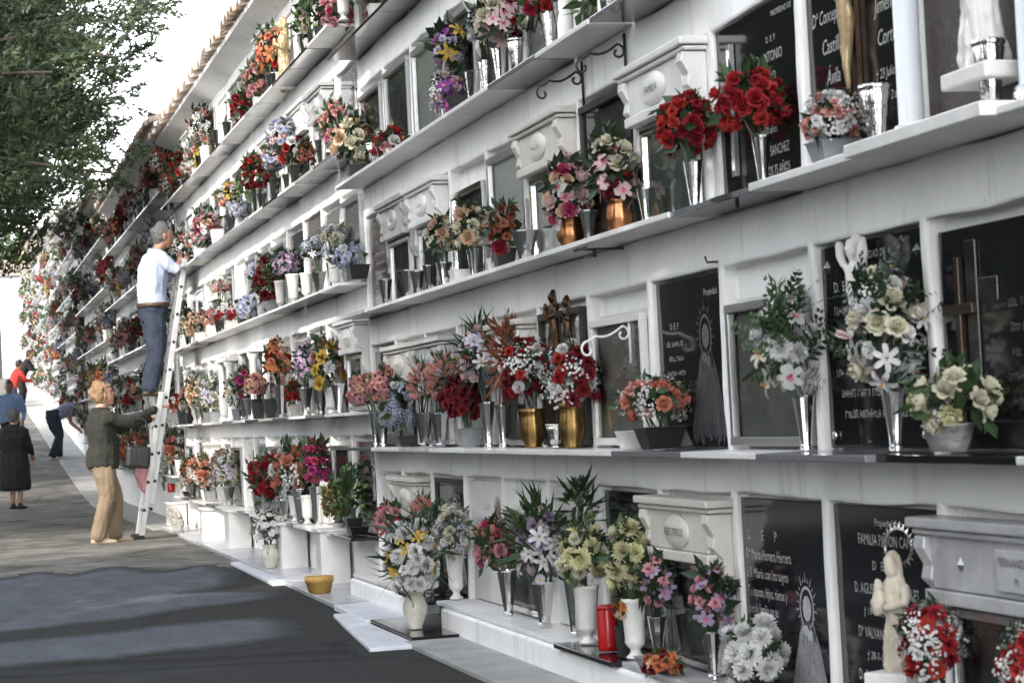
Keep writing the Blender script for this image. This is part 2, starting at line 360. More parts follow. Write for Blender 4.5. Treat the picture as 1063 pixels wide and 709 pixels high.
def blossom_places(rc, rad, rg, maxn=95, mult=1., bs=.78):
    sizes = [(k, c, s*bs, w) for k, c, s, w in rc[1]]
    avg = sum(s*w for _, _, s, w in sizes); ra = (max(rad[0], rad[1])*rad[2])**.5
    n = int(max(5, min(maxn, rc[5]*6.8*ra*ra/(avg*avg)*mult*.85))); out = []
    pick = []
    for k, c, s, w in sizes: pick += [(k, c, s)]*max(1, round(w*n))
    rg.shuffle(pick); n = len(pick); o = rg.uniform(0, 6)
    for i in range(n):
        z = 1-1.72*(i+.5)/n; a = o+i*2.39996; r = math.sqrt(1-z*z)
        d = (Vector((r*math.cos(a), r*math.sin(a), z))+rvec(rg)*.22).normalized()
        q = rg.uniform(.72, 1.); p = Vector((d.x*rad[0], d.y*rad[1], d.z*rad[2]))*q
        ax = (Vector((d.x/rad[0], d.y/rad[1], d.z/rad[2])).normalized()+Vector((0, 0, .25))+rvec(rg)*.3).normalized()
        k, c, s = pick[i]; out.append((k, c, s*rg.uniform(.85, 1.15), p, ax))
    return out
def bouquet(loc, c, rad, rcn, label, group, seed, detail=True, spikes=False):
    """loc: vase mouth, c: centre of the head relative to loc"""
    rc = RC[rcn]; rg = random.Random(seed); root = empty('bouquet', loc); tag(root, label, 'bouquet', group)
    c = Vector(c)
    pl = blossom_places(rc, rad, rg)
    if detail:
        for k, cl, s, p, ax in pl:
            o = link('blossom', rg.choice(bmesh_of(k, cl)), root); o.location = c+p; o.scale = (s, s, s)
            o.rotation_mode = 'QUATERNION'; o.rotation_quaternion = ax.to_track_quat('Z', 'Y') @ Quaternion((0, 0, 1), rg.uniform(0, 6.28))
    mb = MB(); ra = max(rad); n = int(max(30, min(170, 70*(ra/.13)**2)))
    foliage_mb(mb, rg, c, [r*.95 for r in rad], (0, 0, 0), n if rc[2] != 'fern' else n//4, rc[2], rc[4], 9 if spikes else 4)
    mb.build('foliage', rc[3], root)
    return root

# ------------------------------------------------------------------ vases (base at origin)
def vase(kind, loc, h, r, label, group, seed=0):
    rt = empty(kind, loc) if kind in ('votive_candle',) else None
    mb = MB()
    if kind == 'fluted_vase':       # faceted tapering metal flute on a small foot
        mb.lathe([(r*.5, 0), (r*.52, .012), (r*.36, .02), (r*.42, .05*h), (r*.62, .45*h), (r*.92, .96*h), (r, h), (r*.95, h), (r*.86, .96*h), (r*.5, .4*h), (r*.05, .38*h)], 18, flute=.045, nf=9, rot=seed)
        o = mb.build(kind, STEEL, None, False, fix=True); cat = 'vase'
    elif kind == 'embossed_vase':
        mb.lathe([(r*.62, 0), (r*.66, .02*h), (r*.3, .08*h), (r*.34, .11*h), (r*.55, .16*h), (r*.66, .4*h), (r*.82, .72*h), (r*.95, .9*h), (r*.86, .915*h), (r, .935*h), (r, h), (r*.9, h), (r*.8, .9*h), (r*.1, .85*h)], 48, flute=.05, nf=12)
        o = mb.build(kind, STEELR, None, True, fix=True); cat = 'vase'
    elif kind == 'urn_vase':        # white turned urn on a foot
        mb.lathe([(r*.68, 0), (r*.7, .03*h), (r*.42, .08*h), (r*.36, .15*h), (r*.6, .2*h), (r*.78, .27*h), (r*.72, .31*h), (r*.74, .34*h), (r*.8, .6*h), (r*.93, .92*h), (r*1.02, .95*h), (r, h), (r*.9, h), (r*.8, .93*h), (r*.1, .9*h)], 24)
        o = mb.build(kind, CERA, None, True, fix=True); cat = 'vase'
    elif kind == 'bulb_vase':
        mb.lathe([(r*.5, 0), (r*.55, .03*h), (r*.5, .07*h), (r*.95, .42*h), (r, .6*h), (r*.8, .8*h), (r*.62, .88*h), (r*.78, h), (r*.7, h), (r*.5, .88*h), (r*.1, .8*h)], 24)
        o = mb.build(kind, CERAC, None, True, fix=True)
        hb = MB(); a = .35
        hb.tube([(r*.9*math.cos(a), -r*.9*math.sin(a), .6*h), (r*1.35*math.cos(a), -r*1.35*math.sin(a), .75*h), (r*1.25*math.cos(a), -r*1.25*math.sin(a), .93*h), (r*.72*math.cos(a), -r*.72*math.sin(a), .92*h)], r*.09, 8)
        hb.build('handle', CERAC, o, True); cat = 'vase'
    elif kind in ('brass_vase', 'copper_vase'):
        mb.lathe([(r*.6, 0), (r*.64, .02*h), (r*.6, .05*h), (r*.88, .25*h), (r*.98, .45*h), (r*.86, .75*h), (r*.8, .9*h), (r*1., h), (r*.92, h), (r*.7, .88*h), (r*.1, .8*h)], 32, flute=.04, nf=8)
        o = mb.build(kind, BRASS if kind[0] == 'b' else COPPER, None, True, fix=True); cat = 'vase'
    elif kind in ('black_planter', 'grey_planter', 'white_planter', 'foil_pot'):
        n = 4 if kind != 'foil_pot' else 20
        q = 1.3 if n == 4 else 1
        mb.lathe([(r*.72*q, 0), (r*q, h*.94), (r*1.06*q, h*.95), (r*1.06*q, h), (r*.94*q, h), (r*.9*q, h*.8)], n, rot=math.pi/4, flute=.03 if n > 4 else 0, nf=10)
        o = mb.build(kind, {'b': PLBLK, 'g': PLGRY, 'w': CERA, 'f': FOIL}[kind[0]], None, n > 4, bevel=.004 if n == 4 else 0, fix=True); cat = 'planter'
    elif kind == 'clay_pot':
        mb.lathe([(r*.8, 0), (r*.97, h*.62), (r*1.06, h*.64), (r*1.06, h), (r*.95, h), (r*.9, h*.7)], 24); o = mb.build(kind, TERR, None, True, fix=True); cat = 'pot'
        sl = MB(); sl.lathe([(r*.93, h*.78), (r*.3, h*.82)], 16); sl.build('soil', M('soil', (.05, .035, .02), .95, var=.4, scale=40), o)
    elif kind == 'votive_candle':
        mb.lathe([(r*.95, 0), (r, .02), (r, h*.9), (r*.96, h*.92), (r*.92, h*.93)], 20); o = rt; mb.build('body', REDW, rt, True)
        lb = MB(); lb.lathe([(r*1.02, h*.9), (r*1.02, h*.97), (r*.6, h), (r*.2, h)], 20); lb.build('lid', REDW, rt, True); cat = 'candle'
    o.location = loc; tag(o, label, cat, group)
    return o
VDESC = dict(fluted_vase='silver faceted vase', embossed_vase='silver embossed vase', urn_vase='white turned urn vase', bulb_vase='cream vase with small handle', brass_vase='ribbed brass vase',
             copper_vase='ribbed copper vase', black_planter='black tapered planter', grey_planter='grey tapered planter', white_planter='white square planter', foil_pot='pot wrapped in white foil', clay_pot='yellow clay pot', votive_candle='red votive candle')

# ------------------------------------------------------------------ the niche grid
YO = -.047
S = [.14, .90, 1.69, 2.48, 3.27]; TOP = [.76, 1.51, 2.29, 3.07, 3.82]
W0 = .79; HW = .372
ORD = 'first second third fourth fifth sixth seventh eighth ninth tenth eleventh twelfth thirteenth fourteenth fifteenth sixteenth'.split()
ROWN = ['bottom', 'second', 'third', 'fourth', 'top']
#        name, first centre x, number of columns, dz
BL = [['first', -4.16, 12, 0.], ['second', -13.65, 14, .21], ['third', -24.72, 12, .42], ['fourth', -34.2, 10, .78], ['fifth', -42.1, 9, 1.28], ['sixth', -49.2, 9, 1.78], ['seventh', -56.3, 10, 2.3], ['eighth', -64.2, 10, 2.85]]
def bspan(b): n, x0, k, dz = BL[b]; return x0+W0/2, x0-W0*(k-1)-W0/2
def locate(x):
    for b in range(len(BL)):
        a, e = bspan(b)
        if e <= x <= a or (b == 0 and x > a): return b, max(0, min(BL[b][2]-1, int((a-x)/W0)))
    return len(BL)-1, BL[-1][2]-1
def colx(b, c): return BL[b][1]-W0*c
def place_phrase(b, c, r):
    return f"{ORD[c]} niche from near end, {ROWN[r]} row, {BL[b][0]} block"
_seen = {}
def uniq(desc, b, c, r, x):
    L = f"{desc}, {place_phrase(b, c, r)}"
    if L in _seen:
        side = 'near' if x > colx(b, c) else 'far'
        for s in (side+' half', 'middle'):
            L2 = f"{desc}, {s}, {place_phrase(b, c, r)}"
            if L2 not in _seen: L = L2; break
        else:
            for a in ('smaller', 'slimmer', 'other', 'additional'):
                L2 = f"{a} {desc}, {place_phrase(b, c, r)}"
                if L2 not in _seen: L = L2; break
    _seen[L] = 1
    return L

# ------------------------------------------------------------------ wall blocks
def make_block(b):
    name, x0, n, dz = BL[b]; xa, xe = bspan(b); zg = min(g(xa), g(xe))-.4
    fine = b < 2
    if b == 0: xa += .4
    xs = [xa]
    for c in range(n): xs += [colx(b, c)+HW, colx(b, c)-HW]
    xs.append(xe)
    zs = [zg]
    for r in range(5): zs += [S[r]+dz-.012, TOP[r]+dz]
    zs.append(3.98+dz)
    def sub(a, step):
        out = []
        for i in range(len(a)-1):
            k = max(1, int(round(abs(a[i+1]-a[i])/step)))
            for j in range(k): out.append((a[i]+(a[i+1]-a[i])*j/k, i))
        out.append((a[-1], len(a)-2)); return out
    step = .08 if fine else .4
    X = sub(xs, step); Z = sub(zs, step); nx, nz = len(X), len(Z)
    hole = lambda i, j: (X[i][1] % 2 == 1) and (Z[j][1] % 2 == 1)
    mb = MB(); vs = []
    for i in range(nx):
        for j in range(nz):
            p = Vector((X[i][0], 0, Z[j][0])); nn = noise.noise(p*1.3)*.008+noise.noise(p*5.)*.007
            vs.append((p.x+noise.noise(p*4+Vector((9, 0, 0)))*.011, nn, p.z+noise.noise(p*3.3+Vector((0, 5, 0)))*.011))
    nb = len(vs); vs2 = [(v[0], .055, v[2]) for v in vs]; f = []; V = lambda i, j: i*nz+j; B = lambda i, j: nb+i*nz+j
    for i in range(nx-1):
        for j in range(nz-1):
            h = hole(i, j)
            if h: f.append((B(i, j), B(i+1, j), B(i+1, j+1), B(i, j+1)))
            else: f.append((V(i, j), V(i+1, j), V(i+1, j+1), V(i, j+1)))
            if h:
                if not hole(i-1, j): f.append((V(i, j), B(i, j), B(i, j+1), V(i, j+1)))
                if not hole(i+1, j): f.append((V(i+1, j), V(i+1, j+1), B(i+1, j+1), B(i+1, j)))
                if not hole(i, j-1): f.append((V(i, j), V(i+1, j), B(i+1, j), B(i, j)))
                if not hole(i, j+1): f.append((V(i, j+1), B(i, j+1), B(i+1, j+1), V(i+1, j+1)))
    used = sorted({k for q in f for k in q}); mp = {k: q for q, k in enumerate(used)}; al = vs+vs2
    mb.add([al[k] for k in used], [tuple(mp[k] for k in q) for q in f])
    # body behind the face
    top = 3.98+dz; y1 = 2.6
    o = len(mb.v); a = xa; e = xe
    mb.add([(a, 0, zg), (a, y1, zg), (a, y1, top), (a, 0, top)], [(0, 1, 2, 3)]); mb.add([(e, 0, zg), (e, y1, zg), (e, y1, top), (e, 0, top)], [(0, 1, 2, 3)])
    mb.add([(a, y1, zg), (e, y1, zg), (e, y1, top), (a, y1, top)], [(0, 1, 2, 3)]); mb.add([(a, 0, top), (e, 0, top), (e, y1, top), (a, y1, top)], [(0, 1, 2, 3)])
    root = empty('niche_wall', (0, 0, 0))
    tag(root, f"{['lowest whitewashed niche wall block nearest the camera with five rows', 'second whitewashed niche wall block beside the ladder', 'third whitewashed niche wall block just beyond the ladder', 'fourth whitewashed niche wall block, one step up past the ladder', 'fifth whitewashed niche wall block, above the bending woman', 'sixth whitewashed niche wall block up the slope', 'seventh whitewashed niche wall block, last but one up the slope', 'eighth and highest niche wall block beside the white house'][b]}", 'niche wall', 'stepped blocks of the niche wall')
    mb.build('wall', WW, root, False, bevel=.011 if fine else 0, seg=2, fix=True)
    # eave and tiles
    r = MB(); z0 = 3.92+dz
    r.add([(xa, .0, z0-.02), (xa, -.2, z0+.06), (xa, -.2, z0+.1), (xa, 2.7, z0+.95), (xa, 2.7, z0+.06), (xe, .0, z0-.02), (xe, -.2, z0+.06), (xe, -.2, z0+.1), (xe, 2.7, z0+.95), (xe, 2.7, z0+.06)],
          [(0, 1, 2, 3, 4), (9, 8, 7, 6, 5), (0, 5, 6, 1), (1, 6, 7, 2), (2, 7, 8, 3), (3, 8, 9, 4), (4, 9, 5, 0)])
    rr = r.build('roof', WW, root, fix=True)
    t = MB(); k = int((xa-xe)/.2)
    for i in range(k):
        x = xa-.1-i*.2; jj = rng.uniform(-.03, .03); rg_ = []
        for s in range(4 if fine else 3):
            q = s/(3 if fine else 2); y = -.27+jj+q*2.85; z = z0+.1+(y+.2)*.293+rng.uniform(-.006, .006)
            rg_.append([(x+.085*math.cos(a_), y, z+.075*math.sin(a_)+.005) for a_ in [math.pi*q2/6 for q2 in range(7)]]+[(x+.07*math.cos(a_), y, z+.06*math.sin(a_)) for a_ in [math.pi*(6-q2)/6 for q2 in range(7)]])
        t.rings(rg_, True)
    t.build('roof_tiles', TILE, root, True, fix=True)
    return root
for b in range(8): make_block(b)

# ------------------------------------------------------------------ gravestones
def text_into(mb, s, x, z, h, y, align='CENTER', shear=0., wide=1., mi=0, space=1.):
    cu = bpy.data.curves.new('t', 'FONT'); cu.body = s; cu.size = 1.; cu.align_x = align; cu.extrude = .0; cu.shear = shear; cu.resolution_u = 2; cu.space_character = space
    ob = bpy.data.objects.new('t', cu); C.objects.link(ob); dg = bpy.context.evaluated_depsgraph_get(); me = ob.evaluated_get(dg).to_mesh()
    k = h/.72
    mb.add([(x+v.co.x*k*wide, y, z+v.co.y*k) for v in me.vertices], [tuple(p.vertices) for p in me.polygons], mi)
    ob.to_mesh_clear(); bpy.data.objects.remove(ob); bpy.data.curves.remove(cu)
def dashes(mb, rg, x0, x1, z, h, y, fill=.75, mi=0):      # worn engraved lines one cannot read
    h *= .78
    L_ = (x1-x0)*fill*rg.uniform(.75, 1.); x = (x0+x1)/2-L_/2; e = x+L_
    while x < e:
        for _ in range(rg.randint(3, 8)):
            w = h*rg.uniform(.4, .7); hh = h*rg.uniform(.7, 1.); q = h*.11
            mb.add([(x, y, z), (x+q, y, z), (x+q, y, z+hh), (x, y, z+hh)], [(0, 1, 2, 3)], mi)
            zq = z+rg.choice((0, .4, .8))*hh; mb.add([(x, y-.0002, zq), (x+w, y-.0002, zq), (x+w, y-.0002, zq+q), (x, y-.0002, zq+q)], [(0, 1, 2, 3)], mi)
            if rg.random() < .6: mb.add([(x+w-q, y-.0001, z), (x+w, y-.0001, z), (x+w, y-.0001, z+hh*.9), (x+w-q, y-.0001, z+hh*.9)], [(0, 1, 2, 3)], mi)
            x += w+h*.2
            if x > e: break
        x += h*.5
YF = .068                                    # front of a plaque inside its recess
def shelf(root, hw, mat, deep=.16, th=.02):
    s = MB(); s.box(-hw-.012, hw+.012, -deep+.035, .095, -.012, th-.012); s.build('shelf', mat, root, bevel=.003)
def slab(root, w, h, mat, y=YF, name='slab'):
    s = MB(); s.box(-w/2, w/2, y, .099, .014, h); return s.build(name, mat, root, bevel=.003)
def cross(root, x, z, h, w, t, y, mat, name='cross'):
    s = MB(); s.box(x-t/2, x+t/2, y-.02, y-.002, z-h, z); s.box(x-w/2, x+w/2, y-.022, y-.0035, z-h*.3-t/2, z-h*.3+t/2); return s.build(name, mat, root, bevel=.002)
def rosettes(root, w, h, y):
    for sx in (-1, 1):
        s = MB()
        for k in range(4): a = k*1.57+.78; s.lathe([(.012, 0), (.004, .012)], 6, (0, 0, 0))
        s = MB(); s.add([(0, 0, .02), (.02, 0, 0), (0, 0, -.02), (-.02, 0, 0), (0, -.014, 0)], [(0, 4, 1), (1, 4, 2), (2, 4, 3), (3, 4, 0)])
        o = s.build('rosette', STEEL, root); o.location = (sx*(w/2-.05), y-.001, h-.06)
def etched_virgin(root, x, z0, h, y, mat=None):
    s = MB(); rg = random.Random(3); prof = [(0, .36), (.06, .38), (.2, .33), (.4, .24), (.55, .165), (.63, .12), (.66, .1)]
    for k in range(-13, 14):                # folds of the robe
        t0 = rg.uniform(0, .08); t1 = rg.uniform(.5, .66) if k % 3 else .66; vs = []; m = 9
        for i in range(m):
            t = t0+(t1-t0)*i/(m-1)
            for (a, wa), (b_, wb) in zip(prof, prof[1:]):
                if a <= t <= b_: w = wa+(wb-wa)*(t-a)/(b_-a); break
            q = w*k/13.5*h; e = max(.0006, w*h*.03*rg.uniform(.45, .95)); vs += [(x+q-e, y-.001, z0+t*h), (x+q+e, y-.001, z0+t*h)]
        s.add(vs, [(2*i, 2*i+1, 2*i+3, 2*i+2) for i in range(m-1)])
    def oval(cx, cz, rx, rz, rin, yy, a0=0, a1=6.2832, n=18):
        vs = []
        for i in range(n+1): a = a0+(a1-a0)*i/n; vs += [(x+(cx+rx*math.cos(a))*h, yy, z0+(cz+rz*math.sin(a))*h), (x+(cx+rx*rin*math.cos(a))*h, yy, z0+(cz+rz*rin*math.sin(a))*h)]
        s.add(vs, [(2*i, 2*i+1, 2*i+3, 2*i+2) for i in range(n)])
    oval(0, .745, .075, .085, .05, y-.0014); oval(0, .745, .125, .15, .86, y-.0018, -.9, 4.04); oval(-.035, .6, .05, .035, .1, y-.0022); oval(.04, .57, .05, .035, .1, y-.0026)
    for k in range(15):                     # rays of the crown
        a = R(205-16.4*k); p = Vector((math.cos(a)*.85, 0, math.sin(a))); q = Vector((-p.z, 0, p.x))*.0035; o = Vector((x, y-.003, z0+.76*h)); r1, r2 = .16*h, (.24 if k % 2 else .2)*h
        s.add([o+p*r1-q, o+p*r1+q, o+p*r2], [(0, 1, 2)])
    s.build('etched_figure', mat or ETCH, root)
def base_text(lines, mat=GOLDL, root=None, y=YF-.0012, name='lettering'):
    s = MB()
    for a in lines: text_into(s, *a[:4], y, *(a[4:] if len(a) > 4 else ()))
    return s.build(name, mat, root)
def console(s, sx, x, z0, z1, y0, y1):       # scrolled bracket in side view, pushed along x
    pts = [(y1, z1), (y0, z1), (y0-.005, z1-.03), (y0+.02, z1-.075), (y0+.012, z1-.11), (y0+.05, z1-.15), (y0+.045, z0+.05), (y0+.075, z0), (y1, z0)]
    n = len(pts); v = [(x-.03, a, c) for a, c in pts]+[(x+.03, a, c) for a, c in pts]
    s.add(v, [tuple(range(n)), tuple(range(2*n-1, n-1, -1))]+[(i, i+n, (i+1) % n+n, (i+1) % n) for i in range(n)])
def window(root, x0, x1, z0, z1, y, mat, inside, fw=.022):
    s = MB(); s.box(x0, x1, y-.02, y+.012, z1-fw, z1); s.box(x0, x1, y-.02, y+.012, z0, z0+fw); s.box(x0, x0+fw, y-.018, y+.01, z0+fw, z1-fw); s.box(x1-fw, x1, y-.018, y+.01, z0+fw, z1-fw)
    fr = s.build('frame', mat, root, bevel=.003)
    q = MB(); q.add([(x0+fw, y-.006, z0+fw), (x1-fw, y-.006, z0+fw), (x1-fw, y-.006, z1-fw), (x0+fw, y-.006, z1-fw)], [(0, 1, 2, 3)]); q.build('pane', GLASS, fr)
    p = MB(); p.box(x0+fw*.5, x1-fw*.5, y+.014, y+.022, z0+fw*.5, z1-fw*.5); p.build('backing', inside, fr)
    return fr
def hood(root, w, h, mat, inside=DARKIN, name_txt=None, seed=0, shelfmat=None, frame=ALU, plate=True):
    s = MB(); s.box(-w/2, w/2, .05, .099, .014, h-.005); s.build('panel', mat, root, bevel=.003)
    lz = h*.62
    c = MB(); c.box(-w/2-.02, w/2+.02, -.05, .052, h-.024, h+.003); c.box(-w/2-.008, w/2+.008, -.036, .05, h-.042, h-.027); c.build('cornice', mat, root, bevel=.006)
    l = MB(); l.box(-w/2+.07, w/2-.07, -.018, .049, lz+.05, h-.043); l.box(-w/2+.04, w/2-.04, -.03, .048, lz+.012, lz+.048); l.build('lintel', mat, root, bevel=.005)
    for sx in (-1, 1):
        k = MB(); console(k, sx, sx*(w/2-.035), lz-.12, h-.045, -.035, .05); k.build('bracket', mat, root, bevel=.004, fix=True)
    if plate:
     pl = MB(); pl.lathe([(.1, 0), (.09, .008), (.02, .012)], 20)
     pl.v = [(x*1.35, -.0185-z, y*.62+(h+lz)/2) for x, y, z in pl.v]; pl.build('nameplate', mat, root, True, fix=True)
     tx = MB()
     if name_txt: text_into(tx, name_txt, 0, (h+lz)/2-.014, .028, -.032)
     else: dashes(tx, random.Random(seed), -.09, .09, (h+lz)/2-.012, .024, -.032)
     tx.build('lettering', DIML, root)
    window(root, -w/2+.085, w/2-.085, .02, lz, .03, frame, inside)
    shelf(root, HW+.01, shelfmat or mat)
def statue(name, mat, h, label, loc, rz=0., arms='up', parent=None, group=None):
    ch = []; V = Vector; k = h
    ch.append([(V((0, 0, z*k)), a*k, b*k) for z, a, b in ((0, .115, .1), (.04, .125, .105), (.2, .105, .09), (.42, .09, .078), (.58, .1, .078), (.68, .115, .075), (.75, .09, .06), (.8, .042, .04), (.83, .04, .04))])
    ch.append([(V((0, -.01*k, z*k)), a*k, b*k) for z, a, b in ((.8, .04, .045), (.85, .06, .065), (.9, .065, .07), (.95, .055, .06), (.985, .02, .025))])
    ch.append([(V((0, -.075*k, .885*k)), .012*k, .012*k), (V((0, -.085*k, .905*k)), .009*k, .012*k)])
    ch.append([(V((0, .03*k, .68*k)), .115*k, .05*k), (V((0, .03*k, .8*k)), .085*k, .05*k), (V((0, .03*k, .9*k)), .078*k, .05*k), (V((0, .02*k, .97*k)), .058*k, .055*k), (V((0, .0, 1.0*k)), .03*k, .04*k)])
    if arms == 'up':
        for s in (-1, 1): ch.append([(V((s*.11*k, 0, .7*k)), .045*k, .045*k), (V((s*.19*k, -.03*k, .78*k)), .042*k, .042*k), (V((s*.23*k, -.04*k, .88*k)), .036*k, .036*k), (V((s*.25*k, -.04*k, .96*k)), .022*k, .028*k)])
    elif arms == 'child':
        ch.append([(V((-.1*k, -.09*k, .5*k)), .05*k, .05*k), (V((-.1*k, -.1*k, .6*k)), .055*k, .05*k), (V((-.1*k, -.1*k, .68*k)), .03*k, .03*k)]); ch.append([(V((-.1*k, -.1*k, .68*k)), .03*k, .03*k), (V((-.1*k, -.1*k, .72*k)), .042*k, .042*k), (V((-.1*k, -.1*k, .77*k)), .025*k, .025*k)])
        for s in (-1, 1): ch.append([(V((s*.12*k, 0, .7*k)), .045*k, .045*k), (V((s*.15*k, -.06*k, .57*k)), .042*k, .042*k), (V((-.04*k+s*.05*k, -.13*k, .54*k)), .03*k, .03*k)])
    else:
        for s in (-1, 1): ch.append([(V((s*.12*k, 0, .71*k)), .048*k, .048*k), (V((s*.16*k, -.05*k, .55*k)), .045*k, .045*k), (V((s*.03*k, -.12*k, .62*k)), .03*k, .03*k), (V((s*.01*k, -.125*k, .7*k)), .016*k, .018*k)])
    me = loft_remesh(ch, .005*k/.5, .006*k/.35, 30, mat, 7, 1, folds=.16)
    o = link(name, me, parent); o.location = loc; o.rotation_euler = (0, 0, rz)
    if label: tag(o, label, 'statue', group)
    return o
def loft_remesh(chains, voxel, wr=0., wscale=10., mat=None, seed=0, smooth=3, side=Vector((1, 0, 0)), shells=(), folds=0.):
    mb = MB()
    for ci, ch in enumerate(chains):
        n = 48 if (folds and ci == 0) else 12; fo = folds if ci == 0 else 0
        rs = []; pts = [c[0] for c in ch]
        sd = side
        for i, (p, a, b) in enumerate(ch[:]):
            t = (pts[min(i+1, len(pts)-1)]-pts[max(i-1, 0)]).normalized(); u = sd-t*sd.dot(t)
            if u.length < .15: u = Vector((0, 1, 0))-t*t.y
            u.normalize(); w = t.cross(u)
            fz = fo*max(0., 1-i/6.) if fo else 0
            ring = lambda q, s: [q+(u*(a*s*math.cos(6.28318*k/n))+w*(b*s*math.sin(6.28318*k/n)))*(1+fz*math.cos(9*6.28318*k/n+i*.5)+fz*.6*math.cos(5*6.28318*k/n-i*.8)) for k in range(n)]
            if i == 0: m_ = min(a, b, .06) if min(a, b) > .09 else min(a, b); rs += [ring(p-t*m_*.8, .25 if m_ > .07 or m_ == min(a, b) else .8), ring(p-t*m_*.5, .75 if m_ == min(a, b) else .96)]
            rs.append(ring(p, 1.))
            if i == len(ch)-1: m_ = min(a, b, .06) if min(a, b) > .09 else min(a, b); rs += [ring(p+t*m_*.5, .75 if m_ == min(a, b) else .96), ring(p+t*m_*.8, .25 if m_ == min(a, b) else .8)]
        mb.rings(rs, True)
    me = mb.mesh('tmp', mat)
    bm = bmesh.new(); bm.from_mesh(me); bmesh.ops.recalc_face_normals(bm, faces=bm.faces[:]); bm.to_mesh(me); bm.free()
    ob = bpy.data.objects.new('tmp', me); C.objects.link(ob)
    m = ob.modifiers.new('r', 'REMESH'); m.mode = 'VOXEL'; m.voxel_size = voxel; m.use_smooth_shade = True
    if smooth: s = ob.modifiers.new('s', 'SMOOTH'); s.iterations = smooth; s.factor = .5
    dg = bpy.context.evaluated_depsgraph_get(); dg.update(); out = bpy.data.meshes.new_from_object(ob.evaluated_get(dg))
    bpy.data.objects.remove(ob)
    if wr:
        no = [v.normal.copy() for v in out.vertices]
        for v, q in zip(out.vertices, no):
            p = v.co; d = noise.noise(Vector((p.x*wscale, p.y*wscale, p.z*wscale*.45))+Vector((seed, 0, 0)))+.5*noise.noise(Vector((p.x*2.6, p.y*2.6, p.z*1.5))*wscale)
            v.co = p+q*d*wr
    out.polygons.foreach_set('use_smooth', [True]*len(out.polygons))
    if not out.materials and mat: out.materials.append(mat)
    out.update(); return out

# one builder per kind of niche cover; all are built at the origin, bottom centre of the opening, facing -y
def g_black(root, seed, mat=BLK, txt=None, h=.575, shelfmat=None, letter=GOLDL):
    slab(root, .7, h, mat); rg = random.Random(seed)
    if txt is None:
        s = MB(); text_into(s, 'D. E. P.', -.1, h-.16, .028, YF-.0012)
        for k in range(rg.randint(4, 6)): dashes(s, rg, -.28, .2, h-.225-.055*k, .027, YF-.0012)
        s.build('lettering', letter, root)
        if rg.random() < .6: cross(root, .25, h-.06, .3, .13, .022, YF, STEEL)
    else: base_text(txt, letter, root)
    shelf(root, HW+.01, shelfmat or mat)
def g_window(root, seed, mat=ALUD, inside=DARKIN, h=.575, shelfmat=MARB):
    slab(root, .71, h, MARB, .085, 'panel'); window(root, -.335, .335, .02, h-.02, .05, mat, inside, .028); shelf(root, HW+.01, shelfmat)
def g_white(root, seed, mat=MARB, h=.575):
    slab(root, .7, h, mat); rg = random.Random(seed); s = MB(); text_into(s, 'D. E. P.', 0, h-.14, .03, YF-.0012)
    for k in range(4): dashes(s, rg, -.27, .27, h-.2-.06*k, .03, YF-.0012)
    s.build('lettering', DIML, root)
    p = MB(); p.lathe([(.05, 0), (.046, .008), (.01, .012)], 18); p.v = [(x+.22, YF-.001-z, y*1.25+h-.13) for x, y, z in p.v]; p.build('portrait_oval', M('sepia_portrait', (.35, .3, .25), .2, col2=(.1, .09, .08), scale=22), root, True, fix=True)
    shelf(root, HW+.01, mat)
def g_columns(root, seed, mat=MARB):
    slab(root, .7, .575, BRN if seed % 2 else GRN); 
    for sx in (-1, 1):
        s = MB(); s.lathe([(.045, .012), (.045, .04), (.032, .05), (.03, .49), (.034, .5), (.048, .53), (.05, .56)], 16, (sx*.29, -.02, 0)); s.build('column', mat, root, True, fix=True)
    s = MB(); s.box(-.36, .36, -.07, .06, .562, .6); s.build('cornice', mat, root, bevel=.005)
    s = MB(); rg = random.Random(seed)
    for k in range(5): dashes(s, rg, -.2, .2, .42-.06*k, .028, YF-.0012)
    s.build('lettering', GOLDL, root); shelf(root, HW+.01, mat)
def g_row1(h): return h
GD = dict(black='black granite plaque', grey='grey granite plaque', brown='brown granite plaque', white='white marble plaque', hoodw='white marble hooded niche window', hoodc='cream marble hooded niche window', hoodg='grey marble hooded niche window',
          window='metal framed glass niche door', windowl='lace backed glass niche door', columns='niche front with two marble columns')
def proto(kind, seed):
    root = empty('gravestone')
    if kind == 'black': g_black(root, seed)
    elif kind == 'grey': g_black(root, seed, GRN)
    elif kind == 'brown': g_black(root, seed, BRN)
    elif kind == 'white': g_white(root, seed)
    elif kind == 'hoodw': hood(root, .7, .575, MARB, seed=seed)
    elif kind == 'hoodc': hood(root, .7, .575, CREAM, seed=seed)
    elif kind == 'hoodg': hood(root, .7, .575, MARBG, seed=seed, inside=LACE)
    elif kind == 'window': g_window(root, seed)
    elif kind == 'windowl': g_window(root, seed, ALU, LACE)
    elif kind == 'columns': g_columns(root, seed)
    return root
def put_stone(root, b, c, r, desc, group=True):
    root.location = (colx(b, c), YO, S[r]+BL[b][3]); x = colx(b, c)
    tag(root, uniq(desc, b, c, r, x), 'gravestone', 'niche covers of the wall')
    return root
done = set()
def near_stone(c, r, desc, fn):
    root = empty('gravestone'); fn(root); put_stone(root, 0, c, r, desc); done.add((0, c, r)); return root
H1 = .6
